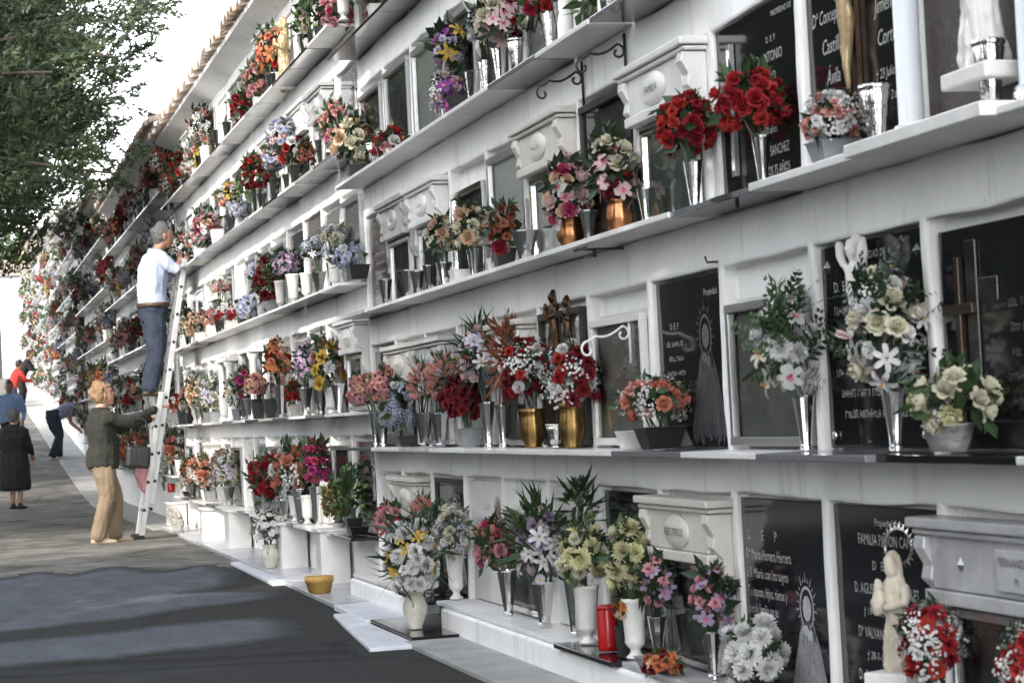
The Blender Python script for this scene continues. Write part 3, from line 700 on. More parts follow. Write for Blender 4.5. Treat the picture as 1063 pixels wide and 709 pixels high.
# --- second row of the first block (columns count from the frame edge; column 0 lies outside the frame)
def f(root):
    slab(root, .7, .575, BLK); cross(root, -.22, .5, .44, .17, .026, YF, M('blackened_bronze', (.06, .045, .035), .35, .8)); s = MB(); s.box(-.19, -.13, YF-.008, YF-.001, .05, .54); s.box(-.128, -.02, YF-.007, YF-.0015, .38, .44); s.build('granite_relief', M('dark_relief_granite', (.014, .014, .015), .22, var=.4, scale=120), root, bevel=.002)
    t = MB(); rg = random.Random(4)
    for k in range(5): dashes(t, rg, -.05, .33, .36-.06*k, .03, YF-.0012)
    t.build('lettering', DIML, root); shelf(root, HW+.01, BLK)
near_stone(1, 1, 'black granite plaque with bronze cross', f)
def f(root):
    slab(root, .72, .6, BLK); rosettes(root, .72, .6, YF); s = MB(); rg = random.Random(5); text_into(s, 'PROPIEDAD DE', .0, .545, .022, YF-.0012, 'CENTER'); text_into(s, 'D.  E.  P.', -.2, .465, .03, YF-.0012)
    text_into(s, 'FAMILIA', .15, .475, .026, YF-.0012)
    for k in range(6): dashes(s, rg, -.32, (-.05 if k < 4 else .2), .4-.06*k, .032, YF-.0012)
    for k in range(6): dashes(s, rg, .05, .3, .4-.06*k, .03, YF-.0012)
    s.build('lettering', GOLDL, root)
    for sx in (-1, 1): q = MB(); q.lathe([(.014, 0), (.012, .01), (.004, .014)], 10); q.v = [(x+sx*.31, YF-.001-z, y+.05) for x, y, z in q.v]; q.build('stud', STEEL, root, True)
    shelf(root, HW+.02, GRN, .19)
near_stone(2, 1, 'black granite plaque with two silver rosettes', f)
near_stone(3, 1, 'metal framed glass door on white panel', lambda r_: g_window(r_, 1, ALUD, M('grey_interior', (.2, .2, .19), .6, col2=(.34, .34, .32), scale=4), .5))
def f(root):
    slab(root, .72, .6, BLK); etched_virgin(root, .16, .02, .5, YF, M('faint_etching', (.1, .1, .105), .5, var=.3, scale=60)); s = MB(); rg = random.Random(6); text_into(s, 'Propiedad', .23, .53, .024, YF-.0012); text_into(s, 'D  E  P', -.17, .43, .024, YF-.0012)
    for k in range(6): dashes(s, rg, -.3, -.04, .37-.052*k, .026, YF-.0012)
    s.build('lettering', GOLDL, root); shelf(root, HW+.01, GRN)
near_stone(4, 1, 'small black etched Virgin plaque', f)
near_stone(5, 1, 'white framed glass niche door', lambda r_: g_window(r_, 2, WIRON, M('pale_interior', (.24, .24, .22), .6, col2=(.4, .4, .37), scale=5), .53))
near_stone(6, 1, 'black framed mirror glass niche door', lambda r_: g_window(r_, 2, IRON, REFLW, .6))
near_stone(7, 1, 'cream hooded niche window behind lilies', lambda r_: hood(r_, .72, .57, CREAM, DARKIN, seed=31))
near_stone(8, 1, 'aluminium glass door behind pink tulips', lambda r_: g_window(r_, 3, ALU, LACE))
near_stone(9, 1, 'grey hooded niche window with pale medallion', lambda r_: hood(r_, .72, .57, MARBG, LACE, seed=32))
near_stone(10, 1, 'cream hooded niche window with medallion', lambda r_: hood(r_, .72, .57, CREAM, DARKIN, seed=33))
near_stone(11, 1, 'black plaque at the step', lambda r_: g_black(r_, 34))
# --- third row
def f(root):
    slab(root, .72, .6, M('matt_brown_stone', (.045, .035, .032), .55, col2=(.09, .075, .065), scale=30)); s = MB(); rg = random.Random(8)
    for k in range(6): dashes(s, rg, -.26, .02, .5-.065*k, .04, YF-.0012)
    s.build('lettering', DIML, root)
    for sx in (-1, 1): q = MB(); q.lathe([(.042, .012), (.042, .06), (.034, .07), (.033, .6)], 18, (sx*.335, .005, 0)); q.build('column', M('white_enamel', (.6, .63, .66), .3), root, True); z = MB(); z.lathe([(.05, .012), (.052, .03), (.045, .062)], 18, (sx*.335, .005, 0)); z.build('column_foot', STEEL, root, True)
    statue('figurine', RESIN, .5, None, (.12, -.01, .14), 0., 'pray', root); p = MB(); p.box(.0, .24, -.07, .06, .1, .14); p.build('plinth', RESIN, root, bevel=.006)
    shelf(root, HW+.01, MARB, .2, .034)
near_stone(1, 2, 'white statue plaque between enamel columns', f)
def crucifix(root, x, z, h, y):
    V = Vector; k = h; ch = [[(V((0, 0, .0)), .02*k, .02*k), (V((.01*k, -.02*k, .16*k)), .035*k, .03*k), (V((-.02*k, 0, .3*k)), .055*k, .05*k), (V((.0, 0, .42*k)), .07*k, .05*k), (V((.0, 0, .56*k)), .1*k, .06*k), (V((0, -.01*k, .68*k)), .09*k, .05*k), (V((.01*k, -.03*k, .76*k)), .04*k, .04*k), (V((.02*k, -.05*k, .84*k)), .055*k, .06*k), (V((.02*k, -.05*k, .9*k)), .03*k, .03*k)]]
    for s in (-1, 1): ch.append([(V((s*.07*k, 0, .68*k)), .035*k, .035*k), (V((s*.24*k, .01*k, .78*k)), .03*k, .03*k), (V((s*.4*k, .02*k, .88*k)), .02*k, .025*k)])
    o = link('corpus', loft_remesh(ch, .012*k/.5, .002, 30, GILT, 2, 2), root); o.location = (x, y-.035, z)
    s = MB(); s.box(x-.018, x+.018, y-.016, y-.002, z-.1*h, z+1.1*h); s.box(x-.45*h, x+.45*h, y-.018, y-.0035, z+.86*h, z+.92*h); s.build('cross', BRONZE, root)
def f(root):
    slab(root, .74, .6, BLK); T = []; y = 0
    base_text([('D. E. P.', -.2, .54, .03), ('Dª Concepción', -.2, .455, .042, 'CENTER', .25, .72), ('Castilla', -.19, .365, .046, 'CENTER', .25, .8), ('Ávila', -.19, .275, .046, 'CENTER', .25, .8), ('† 22 Enero 1972', -.2, .19, .028, 'CENTER', .2, .85), ('D. E. P.', .2, .6-.04, .026), ('Dº José', .2, .52-.02, .04, 'CENTER', .25, .8), ('Jiménez', .2, .415, .046, 'CENTER', .25, .8), ('Cortés', .2, .325, .046, 'CENTER', .25, .8), ('† 23 Julio 200', .2, .235, .028, 'CENTER', .2, .85), ('a los 72 años', .2, .17, .026, 'CENTER', .2, .85)], GOLDL, root)
    crucifix(root, 0, .22, .38, YF); shelf(root, HW+.01, MARB, .17, .024)
near_stone(2, 2, 'black plaque with gilt crucifix', f)
def f(root):
    slab(root, .75, .6, BLK); s = MB(); text_into(s, 'PROPIEDAD DE', .22, .555, .018, YF-.0012); text_into(s, 'D  E  P', .12, .48, .02, YF-.0012); text_into(s, 'D. ANTONIO', .1, .42, .034, YF-.0012, 'CENTER', 0, .8)
    text_into(s, 'TRUJILLO', .08, .36, .03, YF-.0012, 'CENTER', 0, .8)
    text_into(s, '† 5 ENERO 1990', .05, .25, .028, YF-.0012, 'CENTER', 0, .8); text_into(s, 'a los 70 años', .05, .2, .024, YF-.0012)
    text_into(s, 'D. JUAN SANCHEZ', .08, .13, .032, YF-.0012, 'CENTER', 0, .8); text_into(s, '† A LOS 75 AÑOS', .1, .07, .03, YF-.0012, 'CENTER', 0, .8); s.build('lettering', GOLDL, root)
    q = MB(); x = -.22
    q.box(x-.017, x+.017, YF-.02, YF-.002, .1, .53); q.box(x-.08, x+.08, YF-.022, YF-.0035, .385, .42); q.build('cross', GRN, root, bevel=.002); z = MB(); z.box(x-.004, x+.004, YF-.024, YF-.0205, .12, .51); z.box(x-.07, x+.07, YF-.025, YF-.0225, .4, .406); z.build('cross_inlay', STEEL, root)
    shelf(root, HW+.02, GRN, .15)
near_stone(3, 2, 'black plaque with double bar cross', f)
near_stone(4, 2, 'white hooded niche window behind red roses', lambda r_: hood(r_, .74, .59, MARB, M('green_interior', (.1, .13, .11), .5, col2=(.2, .23, .2), scale=4), 'FAMILIA', shelfmat=MARB, frame=STEEL))
near_stone(5, 2, 'dark glass door reflecting the sky', lambda r_: g_window(r_, 4, IRON, DARKIN, .59))
near_stone(6, 2, 'white hooded niche window beside copper vase', lambda r_: hood(r_, .74, .59, CREAM, REFLW, seed=41, frame=STEEL))
near_stone(7, 2, 'plain large glass niche door', lambda r_: g_window(r_, 5, ALU, REFLW, .58))
near_stone(8, 2, 'aluminium glass door behind peach roses', lambda r_: g_window(r_, 6, STEEL, DARKIN, .5))
near_stone(9, 2, 'white hooded niche window with angel medallion', lambda r_: hood(r_, .72, .59, MARB, DARKIN, seed=42))
near_stone(10, 2, 'grey hooded niche window with scrolls', lambda r_: hood(r_, .72, .59, MARBG, DARKIN, seed=43))
near_stone(11, 2, 'brown plaque at the step', lambda r_: g_black(r_, 44, BRN))
# --- bottom row
def f(root):
    hood(root, .76, H1, MARBG, DARKIN, None, 51, MARBG, ALU, False)
    s = MB(); s.box(.08, .27, -.035, -.0185, .44, .54); s.build('name_tablet', MARBG, root, bevel=.003); t = MB(); text_into(t, 'FERNANDO', .175, .5, .022, -.0365); text_into(t, 'M', .185, .458, .02, -.0365); t.build('tablet_lettering', DIML, root)
    q = MB(); q.add([(-.14, -.0195, .51), (-.122, -.0195, .49), (-.14, -.0195, .47), (-.158, -.0195, .49), (-.14, -.03, .49)], [(0, 4, 1), (1, 4, 2), (2, 4, 3), (3, 4, 0)]); q.build('rosette', ALUD, root)
near_stone(1, 0, 'grey hooded niche window, name tablet', f)
def f(root):
    slab(root, .74, H1+.01, BLK); base_text([('Propiedad de la', .02, .555, .022, 'CENTER', .2), ('FAMILIA PAVON CAMPOS', .02, .5, .032, 'CENTER', 0, .85), ('D   E   P', -.04, .43, .027), ('D. AGUSTIN PAVON AVILES', -.02, .36, .032, 'CENTER', 0, .8), ('† 19-10-1972 a los 68 años', .0, .3, .024, 'CENTER', .2), ('Dª VALVANERA CAMPOS DEL', .0, .235, .032, 'CENTER', 0, .78), ('† 28-1-1990 a los 85 años', .0, .175, .024, 'CENTER', .2), ('D. ANTONIO PAVON CAMPOS', .0, .11, .032, 'CENTER', 0, .78), ('† 19-6-1996 a los 61 años', .0, .055, .024, 'CENTER', .2)], GOLDL, root)
    shelf(root, HW+.01, MARBG)
near_stone(2, 0, 'black family plaque with seven engraved lines', f)
def f(root):
    slab(root, .74, H1+.01, BLK); etched_virgin(root, .17, -.06, .46, YF); base_text([('D  E  P', -.32, .475, .034, 'LEFT', 0, 1, 0, 1.9), ('Dª María Herrera Herrera', -.34, .412, .036, 'LEFT', 0, .74), ('a S. María con los suyos', -.34, .352, .034, 'LEFT', 0, .8), ('Tu esposo, hijos, nietos y', -.34, .292, .034, 'LEFT', 0, .72), ('demás familia no te', -.34, .236, .034, 'LEFT', 0, .72), ('olvidan Herrera', -.32, .182, .03, 'LEFT', 0, .72), ('Ermita y Barrio', -.31, .13, .03, 'LEFT', 0, .72)], GOLDL, root)
    s = MB(); s.box(-.37, .37, -.004, .009, .055, .57); 
    window(root, -.365, .365, .016, H1, .03, ALUD, BLK, .012) if False else None
    shelf(root, HW+.01, GRN)
near_stone(3, 0, 'black prayer plaque, etched crowned Virgin', f)
near_stone(4, 0, 'cream hooded niche window behind pink spray', lambda r_: hood(r_, .76, H1, CREAM, DARKIN, 'RECUERDO', shelfmat=MARBG, frame=STEEL))
near_stone(5, 0, 'plain black plaque behind pale chrysanthemums', lambda r_: (slab(r_, .72, H1, BLK), cross(r_, .2, .55, .35, .16, .022, YF, IRON), shelf(r_, HW+.01, BLK, .2)))
near_stone(6, 0, 'white marble plaque behind gladiolus spikes', lambda r_: g_white(r_, 61, MARB, H1))
near_stone(7, 0, 'glass door on white panel behind lilies', lambda r_: g_window(r_, 7, STEEL, M('dim_interior', (.14, .145, .14), .6, col2=(.3, .3, .28), scale=4), .5))
near_stone(8, 0, 'white painted niche panel behind pink roses', lambda r_: g_white(r_, 62, M('painted_panel', (.66, .66, .65), .7, var=.08, scale=5), H1))
def f(root):
    slab(root, .7, H1, BLK); etched_virgin(root, .08, .04, .52, YF); s = MB(); rg = random.Random(9)
    for k in range(7): dashes(s, rg, -.3, .3, .5-.06*k, .028, YF-.0009)
    s.build('lettering', ETCH, root); window_edge(root, .7, H1); shelf(root, HW+.01, BLK, .2)
def window_edge(root, w, h):
    s = MB(); y = YF-.012
    s.box(-w/2, w/2, y, YF-.002, h-.025, h); s.box(-w/2, -w/2+.02, y, YF-.003, .014, h-.025); s.box(w/2-.02, w/2, y, YF-.003, .014, h-.025); s.build('border', IRON, root, bevel=.002)
near_stone(9, 0, 'black bordered plaque with tall etched Virgin', f)
near_stone(10, 0, 'cream hooded niche window behind pink bunch', lambda r_: hood(r_, .74, H1, CREAM, LACE, seed=63, frame=STEEL))
near_stone(11, 0, 'white marble plaque at the step', lambda r_: g_white(r_, 64, MARB, H1))
# --- everything else from a small stock of niche covers
STOCK = [('black', 5), ('hoodw', 2), ('window', 3), ('white', 2), ('hoodc', 1), ('grey', 2), ('windowl', 2), ('hoodg', 1), ('brown', 2), ('columns', 1)]
pool = []
for k, n in STOCK:
    for i in range(n): pool.append((k, proto(k, 100+7*i+hash_(k) % 50)))
first_used = set()
rs = random.Random(11)
last = None
far_mb = {}
for b in range(6):
    for c in range(BL[b][2]):
        for r in range(5):
            if (b, c, r) in done or (b == 0 and c == 0 and r not in (0, 1, 2)): continue
            if b == 0 and ((r == 3 and c < 4) or (r == 4 and c < 7)): continue
            i = rs.randrange(len(pool))
            while pool[i][0] == last: i = rs.randrange(len(pool))
            fk = {0: 'black', 1: 'window', 2: 'white', 3: 'black', 4: 'window', 5: 'windowl'}.get(c) if (b == 1 and r == 0) else None
            if fk or (b == 1 and c < 4 and pool[i][0] == 'columns'): i = next(q for q in range(len(pool)) if pool[q][0] == (fk or 'black'))
            if b >= 2 and pool[i][0] in ('hoodw', 'white', 'hoodc', 'columns') and rs.random() < .6: i = rs.choice([q for q in range(len(pool)) if pool[q][0] in ('black', 'grey', 'window', 'brown')])
            k, p = pool[i]; last = k
            if i in first_used: o = copy_tree(p)
            else: o = p; first_used.add(i)
            put_stone(o, b, c, r, GD[k]); o.scale = (rs.uniform(.96, 1.02), 1, rs.uniform(.96, 1.02))
for i, (k, p) in enumerate(pool):
    if i not in first_used:
        for ch in list(p.children): bpy.data.objects.remove(ch)
        bpy.data.objects.remove(p)
# the niche covers at the far end, past three hundred: one object
mb = MB(); fm = [BLK, GRN, MARB, CREAM, MARBG]
for b in (6, 7):
    for c in range(BL[b][2]):
        for r in range(5):
            x = colx(b, c); z = S[r]+BL[b][3]; m = rs.choice((0, 0, 1, 1, 1, 2, 3, 4)); mb.box(x-.35, x+.35, .012, .054, z+.01, z+.57, m); mb.box(x-.37, x+.37, -.17, .05, z-.01, z+.014, 4)
            if m > 1: mb.box(x-.36, x+.36, -.1, .01, z+.54, z+.575, m); mb.box(x-.25, x+.25, -.01, .01, z+.03, z+.35, 1)
tag(mb.build('gravestones', fm), 'niche covers crowded at the far end of the wall', 'gravestones', None, 'stuff')

# ------------------------------------------------------------------ flowers and vases
YV = -.075
_n = [0]
def item(row, px, vk=None, vtop=None, vr=None, fl=None, box=None, y=YV, block=None, spikes=False, detail=True, vh=None, zbase=None, note=None):
    """one vase (kind vk, its base at picture column px on the shelf of that row) and the bouquet in it"""
    _n[0] += 1; r = row-1
    b = 0 if block is None else block
    z = S[r]+BL[b][3]+.013 if zbase is None else zbase
    x = solvex(px, y, z)
    if block is None and x < bspan(0)[1]:
        b = 1; z = S[r]+BL[1][3]+.013; x = solvex(px, y, z)
        if x > bspan(1)[0]: x = bspan(1)[0]-.08
    bb, cc = locate(x); mid = Vector((x, y, z)); dep = depth(mid); m = dep/F
    h = .02
    if vk:
        h = vh if vh else max(.05, wall(px, vtop, y).z-z)
        hr = vr*m
        vase(vk, (x, y, z), h, hr, uniq(VDESC[vk] if not note else note, bb, cc, r, x), 'vases and pots on the ledges', _n[0])
    if fl:
        cx, cy, w, hh = box; yb = y-.02
        q = wall(cx, cy, yb); rx = max(.03, w/2*m); rz = max(.03, hh/2*m)
        loc = Vector((x, y, z+h)); ry = min(rx, .15)
        cen = q-loc; cen.x = max(-.3, min(.3, cen.x)); cen.y = min(cen.y, .03-ry-y)
        bouquet(loc, cen, (rx*.88, ry*.88, rz*.88), fl, uniq(RC[fl][0], bb, cc, r, x), 'bouquets of flowers along the wall', _n[0]*13+5, detail, spikes)
FV, EV, UV = 'fluted_vase', 'embossed_vase', 'urn_vase'
# third row, first block
item(3, 1030, EV, 40, 17); item(3, 912, EV, 87, 17)
item(3, 866, 'grey_planter', 146, 24, 'pinkwhite', (864, 123, 66, 60))
item(3, 793, FV, 140, 11, 'redroses', (780, 105, 84, 74)); item(3, 722, FV, 166, 11, 'redroses', (712, 132, 66, 76))
item(3, 644, 'copper_vase', 206, 15, 'orchidmix', (638, 180, 52, 100), spikes=True); item(3, 672, FV, 195, 10)
item(3, 593, 'copper_vase', 226, 15, 'orchidpink', (590, 205, 52, 92)); item(3, 612, FV, 218, 10)
item(3, 546, FV, 239, 15); item(3, 524, 'black_planter', 258, 12, 'dried', (523, 230, 30, 46))
item(3, 514, 'white_planter', 268, 8, 'redwhite', (520, 252, 26, 24))
item(3, 480, 'white_planter', 280, 13, 'peachroses', (487, 236, 32, 56)); item(3, 462, FV, 272, 9, 'peachroses', (457, 246, 32, 44)); item(3, 492, FV, 258, 7)
item(3, 447, FV, 275, 8); item(3, 424, FV, 280, 11); item(3, 434, FV, 281, 8); item(3, 401, FV, 290, 8)
# second row, first block
item(2, 986, 'foil_pot', 440, 27, 'ivoryroses', (992, 414, 100, 68)); item(2, 930, FV, 404, 13, 'whitemix', (920, 345, 92, 150), spikes=True)
item(2, 837, FV, 410, 12, 'orchidwhite', (817, 362, 70, 140), spikes=True)
item(2, 686, 'black_planter', 443, 24, 'coralroses', (682, 414, 84, 50)); item(2, 655, 'white_planter', 447, 14)
item(2, 595, 'brass_vase', 418, 15, 'crimsonwhite', (595, 391, 60, 76)); item(2, 554, 'brass_vase', 424, 14, 'crimsonwhite', (547, 386, 56, 78))
item(2, 578, 'embossed_vase', 440, 11)
item(2, 508, FV, 417, 10, 'lilylilac', (500, 372, 52, 84)); item(2, 524, FV, 420, 9, 'rustspikes', (530, 372, 44, 90), spikes=True)
item(2, 488, 'grey_planter', 444, 13, 'crimson', (482, 414, 52, 56))
item(2, 458, FV, 428, 11, 'tulips', (462, 393, 44, 52)); item(2, 441, FV, 428, 10, 'tulips', (440, 400, 34, 46))
item(2, 424, 'black_planter', 452, 14, 'hydrangea', (414, 432, 34, 32)); item(2, 416, FV, 425, 8, 'bluewhite', (416, 404, 22, 26))
item(2, 398, FV, 425, 8, 'pinkcarn', (403, 400, 36, 42)); item(2, 391, FV, 427, 7, 'pinkcarn', (379, 406, 40, 42))
# bottom row, first block
item(1, 972, FV, 690, 11, 'redfiller', (966, 668, 72, 92), vh=.1); item(1, 1062, FV, 715, 11, 'redfiller', (1064, 690, 50, 80), vh=.1)
item(1, 790, 'black_planter', 715, 20, 'whitemums', (784, 680, 66, 80), vh=.04); item(1, 742, FV, 655, 13, 'lilacspike', (740, 622, 46, 74), spikes=True)
item(1, 684, 'grey_planter', 690, 22, 'rustmix', (688, 688, 46, 26), vh=.05, y=-.16)
item(1, 660, UV, 621, 14, 'palemums', (650, 583, 38, 90), y=-.11); item(1, 684, FV, 640, 10, 'lilacspike', (682, 606, 36, 66))
item(1, 632, 'votive_candle', 628, 11, y=-.12); item(1, 611, UV, 608, 14, 'palemums', (604, 578, 46, 72), y=-.11, spikes=True)
item(1, 597, FV, 600, 10, 'spikes', (602, 530, 30, 56), spikes=True)
item(1, 566, FV, 604, 13, 'lilies', (560, 565, 56, 100), spikes=True); item(1, 528, FV, 592, 11, 'pinkroses', (512, 568, 44, 68))
item(1, 648, 'black_planter', 650, 8, 'rustmix', (646, 633, 18, 26), y=-.13)
item(1, 474, UV, 574, 10, 'whiteroses', (470, 556, 40, 70)); item(1, 432, 'bulb_vase', 614, 13, 'bigwhite', (428, 580, 74, 88), y=-.32, zbase=.035)
item(1, 412, FV, 580, 9, 'pinkroses', (410, 541, 48, 44)); item(1, 446, FV, 575, 9, 'tulips', (440, 535, 26, 40)); item(1, 456, 'black_planter', 600, 10, 'green', (455, 548, 30, 50), spikes=True)
# fourth row, first block
item(4, 700, FV, 0, 12, vh=.2); item(4, 632, EV, -5, 13, 'green', (610, 0, 40, 50), vh=.2); item(4, 585, FV, 12, 11, vh=.19); item(4, 572, FV, 20, 10, vh=.18)
item(4, 520, FV, 48, 9, 'orchidmix', (520, 18, 56, 70), spikes=True); item(4, 537, EV, 46, 9, vh=.17); item(4, 552, FV, 40, 8, 'redwhite', (560, 5, 40, 36), vh=.17)
item(4, 490, FV, 83, 8, vh=.17); item(4, 478, 'black_planter', 100, 12, 'purplewhite', (466, 96, 40, 56)); item(4, 462, FV, 75, 8, 'purpleyellow', (464, 48, 40, 56), vh=.2)
item(4, 505, FV, 70, 8, 'bluewhite', (500, 28, 30, 40), vh=.17)
item(4, 408, 'white_planter', 160, 10, 'redwhite', (403, 151, 34, 38)); item(4, 388, EV, 148, 7); item(4, 430, FV, 140, 7); 
# second block
B1 = 1
item(5, 376, UV, 12, 9, 'bluewhite', (384, -8, 36, 30), block=B1, vh=.25); item(5, 357, UV, 32, 8, 'pinkroses', (350, 14, 40, 36), block=B1, vh=.2)
item(5, 333, 'black_planter', 50, 6, block=B1, vh=.12); item(5, 325, 'black_planter', 50, 6, block=B1, vh=.1)
item(5, 254, FV, 120, 6, 'darkred', (252, 112, 32, 38), block=B1, vh=.12); item(5, 236, FV, 128, 5, block=B1, vh=.2); item(5, 227, FV, 138, 5, block=B1, vh=.22); item(5, 215, UV, 150, 5, block=B1, vh=.2)
item(5, 208, FV, 150, 5, block=B1, vh=.18); item(5, 197, FV, 180, 5, 'pinkwhite', (196, 175, 20, 20), block=B1, vh=.1)
item(4, 361, FV, 175, 6, block=B1, vh=.2); item(4, 345, EV, 155, 7, block=B1); item(4, 320, 'black_planter', 180, 9, 'dried', (318, 160, 20, 30), block=B1)
item(4, 300, FV, 180, 7, 'whitelilac', (306, 139, 46, 46), block=B1); item(4, 286, FV, 188, 6, 'whitelilac', (288, 162, 34, 36), block=B1); item(4, 273, FV, 200, 6, 'darkred', (268, 180, 36, 48), block=B1)
item(4, 262, FV, 210, 6, 'green', (255, 200, 26, 34), block=B1); item(4, 250, UV, 220, 6, 'bluewhite', (248, 218, 22, 26), block=B1); item(4, 240, FV, 222, 6, 'yellowwhite', (239, 205, 28, 34), block=B1)
item(4, 226, 'white_planter', 238, 7, 'orchidpink', (216, 238, 36, 34), block=B1); item(4, 208, 'white_planter', 258, 7, 'pinkwhite', (203, 248, 26, 30), block=B1)
item(3, 372, 'black_planter', 275, 12, 'bluewhite', (362, 268, 38, 34), block=B1); item(3, 347, FV, 272, 8, 'whiteroses', (346, 245, 36, 26), block=B1); item(3, 332, FV, 282, 8, 'hydrangea', (326, 262, 24, 24), block=B1)
item(3, 319, UV, 283, 7, block=B1); item(3, 305, UV, 284, 7, 'liacglad', (297, 275, 32, 34), block=B1); item(3, 292, FV, 294, 6, 'green', (283, 288, 26, 34), block=B1)
item(3, 255, 'black_planter', 325, 8, 'bluewhite', (256, 320, 24, 26), block=B1); item(3, 240, 'white_planter', 332, 7, 'redfiller', (237, 325, 32, 22), block=B1); item(3, 230, FV, 318, 5, 'pinkwhite', (229, 298, 24, 18), block=B1)
item(3, 222, 'white_planter', 338, 6, 'pinkcarn', (218, 330, 20, 20), block=B1); item(3, 208, 'white_planter', 345, 6, 'peachroses', (203, 338, 24, 28), block=B1)
item(2, 352, FV, 398, 8, block=B1); item(2, 334, FV, 398, 8, block=B1); item(2, 318, FV, 402, 8, 'liacglad', (318, 378, 30, 46), block=B1); item(2, 305, 'white_planter', 420, 7, 'redroses', (304, 408, 16, 26), block=B1)
item(2, 292, FV, 400, 7, 'redorange', (288, 373, 32, 48), block=B1); item(2, 281, 'black_planter', 414, 7, block=B1); item(2, 268, 'black_planter', 414, 7, 'pinkcarn', (266, 400, 26, 28), block=B1)
item(2, 246, UV, 408, 7, block=B1); item(2, 234, UV, 410, 7, block=B1); item(2, 254, 'black_planter', 425, 6, block=B1); item(2, 190, 'black_planter', 425, 6, 'redwhite', (184, 420, 20, 24), block=B1); item(2, 203, UV, 400, 5, block=B1)
item(1, 352, FV, 550, 9, 'yellowgreen', (350, 520, 36, 42), block=B1); item(1, 330, FV, 505, 8, 'magenta', (329, 480, 32, 56), block=B1); item(1, 312, FV, 508, 8, block=B1); item(1, 297, FV, 508, 7, 'whitemums', (294, 490, 32, 26), block=B1)
item(1, 372, 'black_planter', 560, 11, block=B1); item(1, 232, 'white_planter', 505, 7, 'pinkcarn', (230, 482, 22, 34), block=B1); item(1, 214, UV, 508, 6, 'coralroses', (210, 488, 38, 36), block=B1); item(1, 196, 'black_planter', 510, 7, 'whiteroses', (196, 500, 22, 22), block=B1)
item(1, 178, 'votive_candle', 495, 4, block=B1, vh=.1); item(1, 172, FV, 500, 5, 'whitemums', (172, 482, 22, 26), block=B1)
# stock for the rest: blossoms and foliage in two parts, shared meshes
stock = []
for i, rcn in enumerate(['redroses', 'pinkwhite', 'pinkcarn', 'redfiller', 'darkred', 'pinkroses', 'coralroses', 'whitemix', 'whitelilac', 'crimson', 'redorange', 'bluewhite', 'yellowwhite', 'magenta', 'liacglad', 'whiteroses', 'peachroses', 'rustmix', 'green', 'orchidpink', 'redwhite', 'dried']):
    rc = RC[rcn]; rg = random.Random(500+i); rad = (.15, .13, .17); mb = MB(); mats = []; cen = Vector((0, -.02, .15))
    for k, cl, s, p, ax in blossom_places(rc, rad, rg, 30, .4, 1.):
        m = petalmat(cl)
        if m not in mats: mats.append(m)
        t = MB(); blossom_mb(t, 'carnation' if k in ('mum', 'hydrangea') else k, rg, 0, 0); qq = ax.to_track_quat('Z', 'Y'); s *= 1.35
        mb.add([cen+p+qq @ (Vector(v)*s) for v in t.v], t.f, mats.index(m))
    fm_ = MB(); foliage_mb(fm_, rg, cen, [q*1.15 for q in rad], (0, 0, 0), 120, 'broad', .075, 4)
    stock.append((rcn, mb.mesh('blossoms', mats, True), fm_.mesh('foliage', rc[3])))
fv_me = None
occ = set()
for o in C.objects:
    if o.name.startswith('bouquet') and o.parent is None:
        b, c = locate(o.location.x); z = o.location.z-BL[b][3]; r = max([0]+[k for k in range(5) if S[k] <= z+.05]); occ.add((b, c, r))
vm = {}
def stock_vase(kind):
    if kind not in vm:
        o = vase(kind, (0, 0, 0), .2, .055, 'x', None, 1); vm[kind] = o.data; bpy.data.objects.remove(o)
    return vm[kind]
rs = random.Random(23); cnt = 0
FARMIX = [0, 1, 2, 2, 5, 6, 7, 8, 15, 12, 18, 1, 16, 10, 7, 3, 4, 5, 6, 7, 8, 9, 11, 12, 13, 14, 15, 15, 16, 17, 18, 18, 19, 20, 21, 1, 7, 6]
for b in range(0, 6):
    for c in range(BL[b][2]):
        for r in range(5):
            if (b, c, r) in occ: continue
            if b == 0 and (c < 8 or r < 3 or c == 0): continue
            if rs.random() > (.5 if b < 1 else .7 if b == 1 else .84): continue
            k = rs.choice(FARMIX); rcn, m1, m2 = stock[k]; x = colx(b, c)+rs.uniform(-.18, .18); z = S[r]+BL[b][3]+.013
            vk = rs.choice((FV, FV, UV, 'white_planter', 'black_planter', 'grey_planter')); s = rs.uniform(.75, 1.15) if b < 2 else rs.uniform(.85, 1.2)
            vo = link(vk, stock_vase(vk)); hz = rs.uniform(.7, 1.1) if 'vase' in vk else .5; vo.location = (x, YV, z); vo.scale = (1, 1, hz); vo.rotation_euler.z = 0
            tag(vo, uniq(VDESC[vk], b, c, r, x), 'planter' if 'planter' in vk else 'vase', 'vases and pots on the ledges')
            root = empty('bouquet', (x, YV, z+.2*hz), rs.uniform(-.7, .7)); root.scale = (s*.95, s*.8, s); tag(root, uniq(RC[rcn][0], b, c, r, x), 'bouquet', 'bouquets of flowers along the wall')
            link('blossoms', m1, root); link('foliage', m2, root); cnt += 1
# a second flute or urn in many niches of the second and third block
for b in (1, 2):
    for c in range(BL[b][2]):
        for r in range(5):
            if rs.random() > .38: continue
            x = colx(b, c)+rs.choice((-.26, .26)); z = S[r]+BL[b][3]+.013; vk = rs.choice((FV, FV, UV)); vo = link(vk, stock_vase(vk)); vo.location = (x, YV-.01, z); vo.scale = (.8, .8, rs.uniform(.7, 1.1))
            tag(vo, uniq('small empty '+VDESC[vk].split(' ', 1)[0]+' vase', b, c, r, x), 'vase', 'vases and pots on the ledges')
